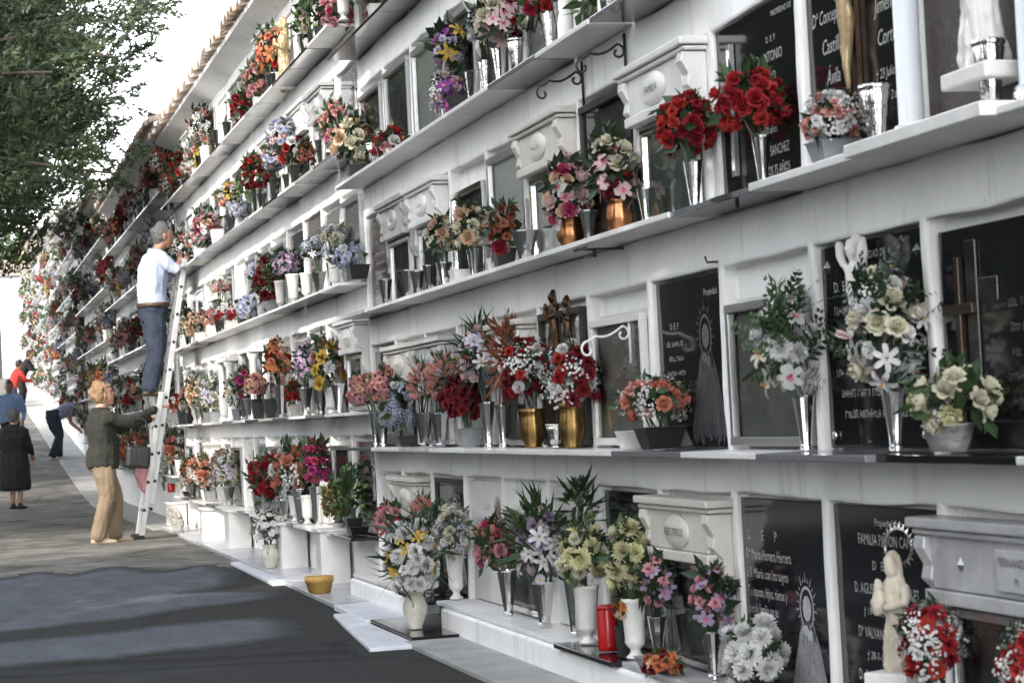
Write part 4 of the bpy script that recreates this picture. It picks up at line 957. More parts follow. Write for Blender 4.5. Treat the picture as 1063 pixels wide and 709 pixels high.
# the flowers at the far end, past three hundred: one object
mb = MB(); mats = []; rg = random.Random(77)
def midx(m):
    if m not in mats: mats.append(m)
    return mats.index(m)
for b in (6, 7):
    for c in range(BL[b][2]):
        for r in range(5):
            for q in range(rg.choice((1, 1, 2))):
                x = colx(b, c)+rg.uniform(-.33, .33); z = S[r]+BL[b][3]+.05; ce = Vector((x, -.1, z+rg.uniform(.12, .3))); rcn = rg.choice(list(RC)); rc = RC[rcn]; li = midx(rc[3])
                for k in range(34): d = rvec(rg); leaf(mb, ce+d*rg.uniform(.05, .17), d, rvec(rg), .1, .06, li)
                for k in range(9):
                    kind, cl, s, w = rg.choice(rc[1]); d = rvec(rg); d.y = -abs(d.y); p = ce+d*rg.uniform(.1, .19); t = d.orthogonal().normalized(); u = d.cross(t); mi = midx(petalmat(cl)); s = .05
                    mb.add([p+d*.02, p+t*s, p+u*s, p-t*s, p-u*s], [(0, 1, 2), (0, 2, 3), (0, 3, 4), (0, 4, 1)], mi)
                mb.lathe([(.03, 0), (.05, ce.z-z)], 6, (x, -.075, z-.04), mi=midx(rg.choice((STEEL, CERA, PLGRY))))
tag(mb.build('flowers', mats), 'massed flowers at the far end of the wall', 'flowers', None, 'stuff')
print('bouquets', _n[0], 'stock', cnt)
# ---- statues and small things on the shelves
def on(row, px, py=None, y=-.05, b=0):
    z = S[row-1]+BL[b][3]+.013; return Vector((solvex(px, y, z), y, z))
p = wall(893, 350, -.03); statue('statue', RESIN, .34, 'white robed statue with raised arms on rosette plaque', (p.x, -.03, wall(893, 372, -.03).z), 0, 'up')
p = wall(945, 660, -.03); st = statue('statue', IVRES, .31, 'ivory Virgin and child statue with silver crown, bottom row', (p.x, -.07, wall(942, 697, -.07).z), .5, 'child')
cr = MB()
for k in range(22):
    a = 2*math.pi*k/22; cr.tube([(.055*math.cos(a), 0, .06*math.sin(a)), (.07*math.cos(a), 0, .082*math.sin(a))], [.006, .002], 4)
cr.tube([(.055*math.cos(2*math.pi*k/20), 0, .06*math.sin(2*math.pi*k/20)) for k in range(21)], .005, 5)
o = cr.build('crown', STEELR, st); o.location = (0, .03, .325); o.scale = (.8, .8, .8)
pb = MB(); pb.box(-.07, .07, -.06, .06, -(wall(942, 697, -.07).z-S[0]-.013), -.005); pb.build('plinth', RESIN, st, bevel=.004)
for px, hh, ty, d in ((578, .19, 'child', 'dark bronze statuette of robed woman before mirror door'), (592, .17, 'pray', 'dark bronze kneeling statuette beside robed woman')):
    q = wall(px, 348, -.0); s = statue('statue', BRONZE, hh*1.3, d, (q.x, -.01, q.z-.06), .2, ty)
    k = MB(); k.box(-.05, .05, -.035, .035, -(q.z-.06-S[1]-.013), -.004); k.build('pedestal', BRONZE, s, bevel=.004)
for px, row, hh, mt, d, b in ((296, 5, .5, GILT, 'faded gilt robed statue on the top row', 1), (234, 5, .42, RESIN, 'white robed statue on the top row', 1), (198, 2, .5, BRONZE, 'dark bronze statue near the ladder foot', 1)):
    p = on(row, px, b=b); statue('statue', mt, hh, d, p, 0, 'pray')
# scroll brackets fixed to the wall
def scroll(px, py, mat, label, w=.16, flip=1):
    p = wall(px, py, -.004); s = MB()
    s.tube([(0, -.004, -.09), (0, -.004, .09)], .006, 6); pts = []
    for k in range(40):
        t = k/39
        if t < .3: a = R(-420*(1-t/.3)); rr = .012+.022*(1-t/.3)*0+.02*(t/.3); pts.append((0, -.05-.03+.0, 0))
    pts = []
    for k in range(16): a = R(90+330*(1-k/15)); rr = .008+.022*k/15; pts.append((-.0, -.05-.012+rr*math.cos(a)*-1, .02+rr*math.sin(a)))
    e = pts[-1]
    for k in range(1, 8): t = k/8; pts.append((0, e[1]+(-.185-e[1])*t, e[2]-.02*math.sin(t*3.14)-(.03)*t))
    e = pts[-1]
    for k in range(16): a = R(100-330*k/15); rr = .034-.026*k/15; pts.append((0, -.2-rr*math.cos(a)*.9, -.02-.034+.02+rr*math.sin(a)))
    s.tube([(0, q[1]+.03, q[2]) for q in pts], .005, 6)
    o = s.build('scroll_bracket', mat, None, True); o.location = p; tag(o, label, 'scroll bracket'); return o
scroll(606, 88, IRON, 'black iron scroll bracket below the fourth row, farther one', flip=1); scroll(650, 60, IRON, 'black iron scroll bracket below the fourth row, nearer one')
scroll(655, 352, WIRON, 'white iron scroll bracket on the white glass door')
for px, py, d in ((836, 476, 'small iron peg below the white orchid vase'), (930, 477, 'small iron peg below the rose and fern vase'), (980, 478, 'small iron peg below the ivory rose pot'), (744, 272, 'tiny iron peg above the glass door panel')):
    p = wall(px, py, -.004); s = MB(); s.tube([(0, .02, 0), (0, -.035, 0), (0, -.04, .02)], .004, 6); o = s.build('iron_peg', IRON); o.location = p; tag(o, d, 'iron peg')
# iron vase hooks under the third row
for i, (px, py, d) in enumerate(((795, 205, 'iron vase holder under the upper red roses'), (642, 258, 'iron vase holder under the pale orchid vase'))):
    p = wall(px, py, -.02); s = MB(); s.box(-.01, .01, -.16, .02, -.004, .004); s.box(-.05, .1, -.165, -.15, -.005, .005); s.box(-.005, .005, -.1, -.09, -.03, -.0045); o = s.build('vase_holder', IRON); o.location = p; tag(o, d, 'vase holder')

# ------------------------------------------------------------------ ground, road patches, pavement
def ground():
    xs = [80, 30, 10]+[6-.8*i for i in range(110)]+[-90, -120, -300]; ys = [-150, -40, -12, -6, -3, -1, 0, 2, 6, 20, 150]
    mb = MB(); n = len(ys); vs = [(x, y, g(x)) for x in xs for y in ys]
    mb.add(vs, [(i*n+j, i*n+j+1, (i+1)*n+j+1, (i+1)*n+j) for i in range(len(xs)-1) for j in range(n-1)])
    m = bpy.data.materials.new('worn_road'); m.use_nodes = True; nt = m.node_tree; N = nt.nodes; L = nt.links; b = N['Principled BSDF']; b.inputs['Roughness'].default_value = .9; b.inputs['Specular IOR Level'].default_value = .22
    tc = N.new('ShaderNodeTexCoord'); sx = N.new('ShaderNodeSeparateXYZ'); L.new(tc.outputs['Object'], sx.inputs[0])
    n1 = N.new('ShaderNodeTexNoise'); n1.inputs['Scale'].default_value = .9; n1.inputs['Detail'].default_value = 7; n1.inputs['Roughness'].default_value = .7; L.new(tc.outputs['Object'], n1.inputs['Vector'])
    # old asphalt gives way to cement beyond about seventeen metres, along a ragged line
    ad = N.new('ShaderNodeMath'); ad.operation = 'MULTIPLY_ADD'; ad.inputs[1].default_value = 5.5; L.new(n1.outputs['Fac'], ad.inputs[0]); L.new(sx.outputs['X'], ad.inputs[2])
    mr = N.new('ShaderNodeMapRange'); mr.inputs['From Min'].default_value = -13.6; mr.inputs['From Max'].default_value = -15.2; L.new(ad.outputs[0], mr.inputs['Value'])
    n2 = N.new('ShaderNodeTexNoise'); n2.inputs['Scale'].default_value = 60; n2.inputs['Detail'].default_value = 6; n2.inputs['Roughness'].default_value = .8; L.new(tc.outputs['Object'], n2.inputs['Vector'])
    ra = N.new('ShaderNodeValToRGB'); ra.color_ramp.elements[0].color = (.007, .008, .0075, 1); ra.color_ramp.elements[1].color = (.05, .051, .049, 1); ra.color_ramp.elements[0].position = .34; ra.color_ramp.elements[1].position = .68; L.new(n2.outputs['Fac'], ra.inputs[0])
    mp = N.new('ShaderNodeMapping'); mp.inputs['Scale'].default_value = (.7, .8, 1); mp.inputs['Rotation'].default_value = (0, 0, R(-20)); L.new(tc.outputs['Object'], mp.inputs[0])
    n3 = N.new('ShaderNodeTexNoise'); n3.inputs['Scale'].default_value = 1.9; n3.inputs['Detail'].default_value = 12; n3.inputs['Roughness'].default_value = .72; L.new(mp.outputs[0], n3.inputs['Vector'])
    rc_ = N.new('ShaderNodeValToRGB'); rc_.color_ramp.elements[0].color = (.06, .058, .053, 1); rc_.color_ramp.elements[1].color = (.215, .205, .182, 1); rc_.color_ramp.elements[0].position = .36; rc_.color_ramp.elements[1].position = .62; L.new(n3.outputs['Fac'], rc_.inputs[0])
    mx = N.new('ShaderNodeMix'); mx.data_type = 'RGBA'; L.new(mr.outputs[0], mx.inputs[0]); L.new(ra.outputs[0], mx.inputs[6]); L.new(rc_.outputs[0], mx.inputs[7])
    vo = N.new('ShaderNodeTexVoronoi'); vo.feature = 'DISTANCE_TO_EDGE'; vo.inputs['Scale'].default_value = .42; ds = N.new('ShaderNodeVectorMath'); ds.operation = 'MULTIPLY_ADD'; ds.inputs[1].default_value = (.7, .7, 0); L.new(n1.outputs['Color'], ds.inputs[0]); L.new(tc.outputs['Object'], ds.inputs[2]); L.new(ds.outputs[0], vo.inputs['Vector'])
    cr_ = N.new('ShaderNodeMapRange'); cr_.inputs['From Max'].default_value = .012; cr_.inputs['To Min'].default_value = .45; L.new(vo.outputs['Distance'], cr_.inputs['Value'])
    m2 = N.new('ShaderNodeMix'); m2.data_type = 'RGBA'; m2.blend_type = 'MULTIPLY'; m2.inputs[0].default_value = 1; L.new(mx.outputs[2], m2.inputs[6]); L.new(cr_.outputs[0], m2.inputs[7]); L.new(m2.outputs[2], b.inputs['Base Color'])
    bp = N.new('ShaderNodeBump'); bp.inputs['Strength'].default_value = .5; bp.inputs['Distance'].default_value = .01; L.new(n2.outputs['Fac'], bp.inputs['Height']); L.new(bp.outputs[0], b.inputs['Normal'])
    tag(mb.build('ground', m), 'worn asphalt and cement lane along the niche wall', None, None, 'structure')
ground()
def worn():
    m = M('cement_skim', (.072, .08, .093), .9, col2=(.125, .137, .155), scale=2.2, bump=.3, bscale=40, stretch=(.8, 2.2, 1), contrast=(.32, .66), spec=.22); nt = m.node_tree; N = nt.nodes; L = nt.links; b = N['Principled BSDF']
    old = b.inputs['Base Color'].links[0].from_socket; at = N.new('ShaderNodeAttribute'); at.attribute_name = 'wear'; tc = N.new('ShaderNodeTexCoord')
    nz = N.new('ShaderNodeTexNoise'); nz.inputs['Scale'].default_value = 30; nz.inputs['Detail'].default_value = 8; nz.inputs['Roughness'].default_value = .75; L.new(tc.outputs['Object'], nz.inputs['Vector'])
    ad = N.new('ShaderNodeMath'); ad.operation = 'MULTIPLY_ADD'; ad.inputs[1].default_value = 1.6; ad.inputs[2].default_value = -1.; L.new(nz.outputs['Fac'], ad.inputs[0])
    a2 = N.new('ShaderNodeMath'); a2.operation = 'ADD'; a2.use_clamp = True; L.new(ad.outputs[0], a2.inputs[0]); L.new(at.outputs['Fac'], a2.inputs[1])
    mx = N.new('ShaderNodeMix'); mx.data_type = 'RGBA'; L.new(a2.outputs[0], mx.inputs[0]); mx.inputs[6].default_value = (.038, .04, .04, 1); L.new(old, mx.inputs[7]); L.new(mx.outputs[2], b.inputs['Base Color']); return m
CEM = worn()
def patch(pix, z, seed, label):
    pl = [gnd(a, b_) for a, b_ in pix]; n = len(pl); x0, x1 = min(p.x for p in pl)-.1, max(p.x for p in pl)+.1; y0, y1 = min(p.y for p in pl)-.1, max(p.y for p in pl)+.1; h = .045
    nx, ny = int((x1-x0)/h)+1, int((y1-y0)/h)+1; sd_ = {}; vs = []; idx = {}
    def dist(x, y):
        ins = False; d = 9.
        for i in range(n):
            a, b_ = pl[i], pl[(i+1) % n]
            if (a.y > y) != (b_.y > y) and x < (b_.x-a.x)*(y-a.y)/(b_.y-a.y)+a.x: ins = not ins
            ex, ey = b_.x-a.x, b_.y-a.y; t = max(0, min(1, ((x-a.x)*ex+(y-a.y)*ey)/(ex*ex+ey*ey+1e-9))); d = min(d, math.hypot(x-a.x-ex*t, y-a.y-ey*t))
        return d if ins else -d
    for i in range(nx):
        for j in range(ny):
            x, y = x0+i*h, y0+j*h; p = Vector((x*1.2, y*3., seed)); sd_[i, j] = dist(x, y)+noise.noise(p)*.09+noise.noise(p*4)*.05+noise.noise(p*11)*.03+.03
    f = []; wear = []
    for i in range(nx-1):
        for j in range(ny-1):
            q = [(i, j), (i+1, j), (i+1, j+1), (i, j+1)]
            if max(sd_[k] for k in q) < 0: continue
            for k in q:
                if k not in idx: idx[k] = len(vs); vs.append((x0+k[0]*h, y0+k[1]*h, z)); wear.append(max(0., min(1., sd_[k]*5.)))
            f.append([idx[k] for k in q])
    me = bpy.data.meshes.new('road_patch'); me.from_pydata(vs, [], f); me.materials.append(CEM); at = me.attributes.new('wear', 'FLOAT', 'POINT'); at.data.foreach_set('value', wear)
    o = link('road_patch', me); tag(o, label, None, None, 'structure')
patch([(-60, 606), (0, 602), (40, 594), (76, 598), (120, 588), (171, 594), (210, 587), (243, 594), (239, 605), (205, 615), (288, 613), (278, 620), (200, 632), (130, 642), (60, 650), (0, 657), (-60, 662)], .0012, 1, 'broad pale cement patch across the lane')
patch([(-60, 672), (0, 667), (114, 656), (190, 647), (265, 641), (302, 645), (296, 660), (227, 671), (114, 683), (23, 691), (-60, 700)], .0012, 2, 'lower pale cement patch across the lane')
PAVC = M('worn_concrete', (.24, .24, .23), .85, col2=(.36, .36, .34), scale=4, bump=.3, bscale=30); PAVM = M('pavement_marble', (.34, .35, .37), .25, col2=(.48, .49, .5), scale=2.5, bump=.05, bscale=8); PAVW = M('white_painted_kerb', (.56, .58, .61), .7, var=.1, scale=7, bump=.2)
def pave(name, x0, x1, y0a, y0b, z, mat, label, y1=.02):
    mb = MB(); k = max(1, int(abs(x1-x0)/.7)); top = []; 
    for i in range(k+1):
        t = i/k; x = x0+(x1-x0)*t; y = y0a+(y0b-y0a)*t; gz = g(x); top.append((x, y, gz))
    rs_ = [[(x, y, gz-.1), (x, y1, gz-.1), (x, y1, gz+z), (x, y+noise.noise(Vector((x*4, 0, 0)))*.012, gz+z)] for x, y, gz in top]
    mb.rings(rs_, True); o = mb.build(name, mat, None, bevel=.006, fix=True); tag(o, label, None, None, 'structure'); return o
pave('pavement', -3., -10.28, -.5, -.46, .02, PAVC, 'worn grey concrete apron at the wall foot')
o = pave('pavement', -10.3, -11.4, -.42, -.42, .032, BLK, 'polished dark slab set in the pavement')
pave('pavement', -10.1, -12.05, -.66, -.5, .018, PAVW, 'white painted kerb strip beside the dark slab', -.425)
pave('pavement', -11.42, -12.5, -.44, -.42, .03, PAVW, 'white slab between dark slab and marble')
pave('pavement', -12.52, -14.68, -.4, -.38, .026, PAVM, 'pale marble paving below the wall step')
pave('pavement', -14.7, -17.3, -.46, -.42, .02, PAVW, 'white painted kerb strip near the daisy pot', -.345)
pave('pavement', -14.7, -20.4, -.34, -.33, .028, PAVM, 'pale marble paving by the daisy pot')
pave('pavement', -20.42, -24.2, -.33, -.3, .03, PAVM, 'white marble paving near the ladder'); pave('pavement', -24.22, -33, -.42, -.5, .03, PAVC, 'pale paving beyond the ladder'); pave('pavement', -33.02, -72, -.5, -.6, .03, PAVC, 'pale paving up the slope')
# whitewashed ledge along the foot of the first block
for x0, x1, zt in ((-3., -10.7, .125), (-11.5, -13.25, .12)):
    mb = MB(); mb.box(x1, x0, -.19, -.012, -.1, zt); o = mb.build('ledge', WW, None, bevel=.012); tag(o, 'whitewashed ledge at the foot of the nearest flowers' if x0 > -5 else 'short whitewashed ledge beside the dark slab', 'ledge')
V3_ = Vector
# white marble stands in front of the second block
for px, py, w, h, d in ((346, 590, .2, .36, 'tall white stand behind the yellow pot'), (303, 560, .3, .34, 'white stand just behind the daisy pot'), (247, 548, .32, .34, 'white stand near the round wreath'), (222, 532, .4, .3, 'wide white stand beyond the round wreath'), (183, 505, .4, .26, 'low white stand beyond the ladder foot')):
    y = -.12; x = solvex(px, y, .03); mb = MB(); mb.box(-w/2, w/2, -.09, .1, 0, h-.02); e = empty('flower_stand', (x, y, .02)); tag(e, d, 'stand', 'white marble stands at the foot of the wall'); mb.build('body', BRN if 'brown' in d else MARB, e, bevel=.004); t = MB(); t.box(-w/2-.02, w/2+.02, -.11, .1, h-.02, h); t.build('top', MARB if 'brown' not in d else GRN, e, bevel=.003)
p = V3_((solvex(332, -.34, .03), -.34, .03)); vase('clay_pot', (p.x, p.y, .03), .1, .085, 'yellow glazed clay pot on the marble paving', None)
p = V3_((solvex(281, -.27, .03), -.27, .03)); vase('bulb_vase', (p.x, p.y, .03), .17, .07, 'small white pot holding daisies on the paving', None); bouquet((p.x, p.y, .2), (-.03, 0, .12), (.16, .14, .13), 'daisies', 'white daisies in pot standing on the marble paving', 'bouquets of flowers along the wall', 4242)
p = gnd(212, 550); mb = MB()
for k in range(5): mb.tube([(.0, .12*math.cos(2*math.pi*i/20)*(1-k*.18), .12+.12*math.sin(2*math.pi*i/20)*(1-k*.18)) for i in range(21)], .022, 6)
o = mb.build('wreath', M('wreath_straw', (.35, .34, .3), .9, var=.4, scale=30, bump=.8, bscale=50), None, True); o.location = (p.x, -.2, .03); o.rotation_euler = (0, R(20), R(-65)); tag(o, 'round pale wreath leaning at the wall foot', 'wreath')

# ------------------------------------------------------------------ trees, bushes, far house
BARK = M('bark', (.07, .055, .04), .9, var=.4, scale=12, bump=.6, bscale=25, stretch=(1, 1, .25))
CONI = M('conifer_leaf', (.016, .03, .012), .6, col2=(.042, .06, .024), scale=1.3, trans=.12)
CONL = M('conifer_leaf_light', (.035, .056, .02), .6, col2=(.065, .088, .034), scale=1.5, trans=.15)
BUSHL = M('bush_leaf', (.08, .14, .025), .55, col2=(.15, .2, .05), scale=1.2, trans=.25)
BUSHD = M('bush_leaf_dark', (.035, .07, .02), .55, col2=(.07, .11, .03), scale=1.2, trans=.2)
def conifer_meshes(H, Rm, seed, nb=120, dens=1., z0=.22, lf=.1, per=40, spread=.1, cl=1., belly=0.):
    rg = random.Random(seed); tr = MB(); cr = MB()
    tr.tube([(0, 0, -.3), (.05, 0, H*.3), (-.05, .05, H*.65), (0, 0, H*.97)], [.3, .22, .12, .02], 10)
    for i in range(nb):
        f = (i+.5)/nb; h = H*(z0+(1-z0)*f**.9); L_ = Rm*(1-f)**.62*rg.uniform(.62, 1.14)+.35
        if belly: L_ = Rm*min(1., belly+2.4*f)*min(1., 1.25*(1-f)**.7)*rg.uniform(.78, 1.06)
        az = i*2.39996+rg.uniform(-.3, .3)
        d = Vector((math.cos(az), math.sin(az), 0)); rise = rg.uniform(-.05, .3); pts = []
        for k in range(6): t = k/5; pts.append(Vector((0, 0, h))+d*L_*t+Vector((0, 0, L_*(rise*t-.34*t*t*(1-f*.6)+.12*t**4))))
        tr.tube(pts, [.06*(1-f*.6)*(1-k/6.5) for k in range(6)], 5)
        nc = int((L_*6.5+2)*dens)
        for k in range(nc):
            t = rg.uniform(.2, 1.)**.8; q = t*5; j = min(4, int(q)); c = pts[j].lerp(pts[j+1], q-j)
            side = d.cross(zz)*rg.uniform(-1, 1)*L_*.3*(1.15-t*.7); c = c+side+Vector((0, 0, rg.uniform(-.42, .4)))
            ax = (d*.8+side*.8+rvec(rg)*.45+Vector((0, 0, rg.uniform(-.3, .9)))).normalized(); ll = rg.uniform(.3, .62)*cl; light = 1 if rg.random() < .3 else 0
            for s in range(per):
                u = rg.random(); p = c+ax*ll*(u-.4)+rvec(rg)*spread*(1.15-u*.85); dd = (ax*1.2+rvec(rg)*.7).normalized()
                sdv = dd.cross(rvec(rg))
                if sdv.length < .05: continue
                sdv.normalize(); l2 = lf*rg.uniform(.7, 1.5); w = l2*.24
                cr.add([p-sdv*w, p+dd*l2, p+sdv*w], [(0, 1, 2)], light)
    return tr.mesh('trunk', BARK, True), cr.mesh('crown', [CONI, CONL])
def tree(me, loc, rz, s, label, cat='tree', name='conifer_tree'):
    e = empty(name, loc, rz); e.scale = (s, s, s); tag(e, label, cat); link('trunk', me[0], e); link('crown', me[1], e); return e
big = conifer_meshes(9.8, 5.3, 3, 280, 2.9, .37, .062, 64, .085, 1., .66)
tree(big, (-25.2, -5.5, 0), .6, 1., 'tall dense conifer reaching over the lane from beyond the path', 'tree')
tree(big, (-38, -6.9, g(-38)), 2.6, 1.28, 'second dense conifer showing low behind the overhanging one', 'tree')
low = conifer_meshes(13., 2.7, 9, 120, .8, .05, .2, 22, .2, 1.3)
row = [(6., -9.2, 1.12, 'tallest conifer behind the viewer across the lane'), (3., -9.0, 1.1, 'second tall conifer in the row across the lane'), (0., -9.3, 1.15, 'third tall conifer in the row across the lane'), (-3., -9.1, 1.1, 'fourth tall conifer in the row across the lane'), (-8.2, -6.6, .55, 'unseen short conifer added to shade the lane by the first block'), (-11.4, -6.3, .55, 'second unseen short conifer added to shade the lane near the wall step'), (-14.4, -6.0, .47, 'smallest unseen conifer added to shade the lane past the wall step')]  # out-of-view shade trees; the short ones are added to shade the lane
for k in range(16): row.append((-17.5-3.3*k, -10.5-(k % 3)*.5, 0.42+.03*(k % 4), ORD[k]+' unseen hedge conifer added across the lane to darken reflections'))  # hedge row out of view, added to darken what the plaques mirror
row = [q for q in row if not -55 < q[0] < -44]
for i, (x, y, s, d) in enumerate(row):
    e = tree(low, (x, y, g(x)), i*1.3, s, d)
    if s < .53: e.scale = (s*1.5, s*1.5, s)
def bush(loc, rad, seed, mats, label, name='bush', n=420, lf=.16):
    rg = random.Random(seed); cr = MB(); tr = MB(); e = empty(name, loc); tag(e, label, 'bush' if name == 'bush' else 'tree')
    for k in range(7): a = k*.9; tr.tube([(0, 0, -.3), (rad*.25*math.cos(a), rad*.25*math.sin(a), rad*.6), (rad*.6*math.cos(a), rad*.6*math.sin(a), rad*1.2)], [.09, .06, .02], 5)
    tr.build('trunk', BARK, e)
    for k in range(n//6):
        d = rvec(rg); d.z = abs(d.z); c = Vector((d.x*rad, d.y*rad, rad*.55+d.z*rad*.95))*rg.uniform(.6, 1.05); m = 1 if rg.random() < .45 else 0
        for s in range(42): q = rvec(rg); leaf(cr, c+q*rad*.2*rg.random()**.5, (q+rvec(rg)*.6), rvec(rg), lf*rg.uniform(.7, 1.3), lf*.6, m)
    cr.build('crown', mats, e); return e
for i, (px, py, t, r_, mt, d, nm) in enumerate(((62, 262, 80, 1.9, [BUSHL, BUSHL], 'light green leafy bush showing above the far wall', 'bush'), (30, 270, 84, 1.7, [BUSHL, BUSHD], 'yellow green bush behind the white house roof', 'bush'), (40, 225, 92, 3.0, [BUSHD, BUSHD], 'dark green tree standing beyond the white house', 'leafy_tree'), (-5, 240, 90, 3., [BUSHD, CONI], 'darker tree at the edge beyond the white house', 'leafy_tree'), (95, 235, 88, 2.4, [BUSHD, BUSHL], 'mid green tree behind the top of the far wall', 'leafy_tree'))):
    p = CAM+ray(px, py)*t; gz = g(p.x); bush((p.x, p.y, p.z-r_*1.3 if nm == 'bush' else p.z-r_*1.4), r_, 60+i, mt, d, nm, 500, .2)
# white house past the end of the wall
def house():
    x = -79.; a = atx(-60, 328, x); b_ = atx(20, 328, x); zt = atx(10, 276, x).z; zg = g(x)-.5
    e = empty('white_house', (x, 0, 0)); tag(e, 'small white house with tiled hip roof and dark door past the wall end', 'house')
    y0, y1 = a.y-1.5, atx(24, 330, x).y; m = MB(); m.box(-5, 0, y0, y1, zg, zt-.35); m.build('wall', M('house_white', (.6, .61, .63), .8, bump=.1, bscale=6), e, bevel=.03)
    r_ = MB(); z = zt-.36; r_.add([(-5.4, y0-.3, z), (.35, y0-.3, z), (.35, y1+.3, z), (-5.4, y1+.3, z), (-5.4, y0-.3, z+.12), (.35, y0-.3, z+.12), (.35, y1+.3, z+.12), (-5.4, y1+.3, z+.12), (-2.5, (y0+y1)/2-.6, z+1.25), (-2.5, (y0+y1)/2+.6, z+1.25)],
          [(0, 3, 2, 1), (0, 1, 5, 4), (1, 2, 6, 5), (2, 3, 7, 6), (3, 0, 4, 7), (4, 5, 8), (5, 6, 9, 8), (6, 7, 9), (7, 4, 8, 9)]); r_.build('roof', TILE, e)
    t = MB(); n = int((y1-y0+.6)/.22)
    for i in range(n):
        y = y0-.2+.22*i; k = 1-abs((y-(y0+y1)/2)/((y1-y0)/2+.3)); q = min(1., k*1.4)
        t.tube([(.42, y, z+.14), (.35-2.8*q, y, z+.16+1.12*q)], .075, 8)
    t.build('roof_tiles', TILE, e, True)
    yd = atx(1, 380, x).y; d = MB(); d.box(.0, .05, yd-.95, yd+.05, g(x)-.4, atx(1, 305, x).z); d.build('door', M('dark_door', (.03, .028, .026), .5, var=.3), e)
    f_ = MB(); f_.box(.0, .07, yd+.052, yd+.12, g(x)-.4, atx(1, 300, x).z); f_.build('door_frame', WW, e)
house()
# low white wall section closing the lane end
mb = MB(); q = gnd(30, 425); a = atx(22, 380, -76.5); b_ = atx(31, 380, -76.5); mb.box(-76.7, -76.4, a.y-.1, b_.y+.3, g(-76.5)-.3, g(-76.5)+1.4); o = mb.build('garden_wall', WW, None, bevel=.02); tag(o, 'low white wall joining the house and the niche wall', 'wall')

# ------------------------------------------------------------------ ladder
bx = -22.55
foot = gnd(146, 556); topp = atx(190, 270, bx); LF = Vector((bx, atx(146, 556, bx).y, .0)); LF = Vector((bx, foot.y, 0)); LT = Vector((bx, topp.y, topp.z))
LD = (LT-LF).normalized(); LL = (LT-LF).length; LNn = Vector((0, -LD.z, LD.y))      # outward from the wall side, towards the lane
lad = empty('ladder', LF); tag(lad, 'tall aluminium extension ladder leaning on the niche wall', 'ladder')
def along(t, x=0., n=0.): return Vector((x, 0, 0))+LD*t+LNn*n
LBLK = M('rubber', (.015, .015, .015), .7)
def rail(x, t0, t1, n):
    s = MB(); rs_ = []
    for t in (t0, t1): rs_.append([along(t, x-.013, n-.027), along(t, x+.012, n-.027), along(t, x+.012, n+.027), along(t, x-.013, n+.027)])
    s.rings(rs_); return s.build('rail', ALUL, lad, bevel=.003, fix=True)
ALUL = M('ladder_aluminium', (.42, .42, .41), .42, .6, var=.08, scale=12)
for sx in (-.19, .19): rail(sx, .35, LL, -.0)
for sx in (-.225, .225):
    rail(sx, .0, LL*.52, .056)
k = 0; t = .3
while t < LL-.1:
    s = MB(); s.tube([along(t, -.18, 0), along(t, .18, 0)], .016, 8); o = s.build('rung', ALUL, lad, True)
    for sx in (-1, 1): c = MB(); c.tube([along(t, sx*.2, 0), along(t, sx*.206, 0)], .017, 10); c.build('rung_cap', LBLK, o)
    if t < LL*.5:
        s = MB(); s.tube([along(t-.02, -.215, .066), along(t-.02, .215, .066)], .015, 8); o = s.build('rung', ALUL, lad, True)
        for sx in (-1, 1): c = MB(); c.tube([along(t-.02, sx*.236, .066), along(t-.02, sx*.243, .066)], .017, 10); c.build('rung_cap', LBLK, o)
    t += .28
for sx in (-.225, .225): s = MB(); s.box(sx-.025, sx+.025, -.06, .04, -.005, .04); s.build('rubber_foot', LBLK, lad, bevel=.006).location = (0, LNn.y*.066, 0)

# ------------------------------------------------------------------ people
SKIN = M('skin', (.42, .235, .16), .5, var=.08, scale=20); SKIND = M('tanned_skin', (.27, .145, .095), .5, var=.1, scale=20)
V3 = Vector
def chain(*a): return [(V3(p), ra, rb) for p, ra, rb in a]
def hand_chains(w, d, cu, sp, k=1.):
    """palm and five fingers: wrist w, pointing d, curling towards cu, spread along sp"""
    d = V3(d).normalized(); cu = V3(cu); cu = (cu-d*cu.dot(d)).normalized(); sp = d.cross(cu).normalized()*(1 if V3(sp).dot(d.cross(cu)) > 0 else -1); w = V3(w); out = []
    pe = w+d*.085*k
    out.append([(w, .022*k, .022*k), (w+d*.045*k, .036*k, .018*k), (pe, .036*k, .015*k)])
    for i, (o, l) in enumerate(((-.027, .034), (-.009, .04), (.009, .037), (.026, .029))):
        a = pe-d*.012+sp*o*k; b = a+(d*.9+cu*.3)*l*k; c = b+(d*.45+cu*.8)*l*.75*k; e = c+(d*.05+cu)*l*.5*k
        out.append([(a, .0085*k, .0085*k), (b, .008*k, .008*k), (c, .0075*k, .0075*k), (e, .006*k, .006*k)])
    a = w+d*.03*k-sp*.03*k; b = a+(d*.6-sp*.6+cu*.3)*.034*k; c = b+(d*.8+cu*.5)*.03*k
    out.append([(a, .012*k, .012*k), (b, .0095*k, .0095*k), (c, .0075*k, .0075*k)])
    return out
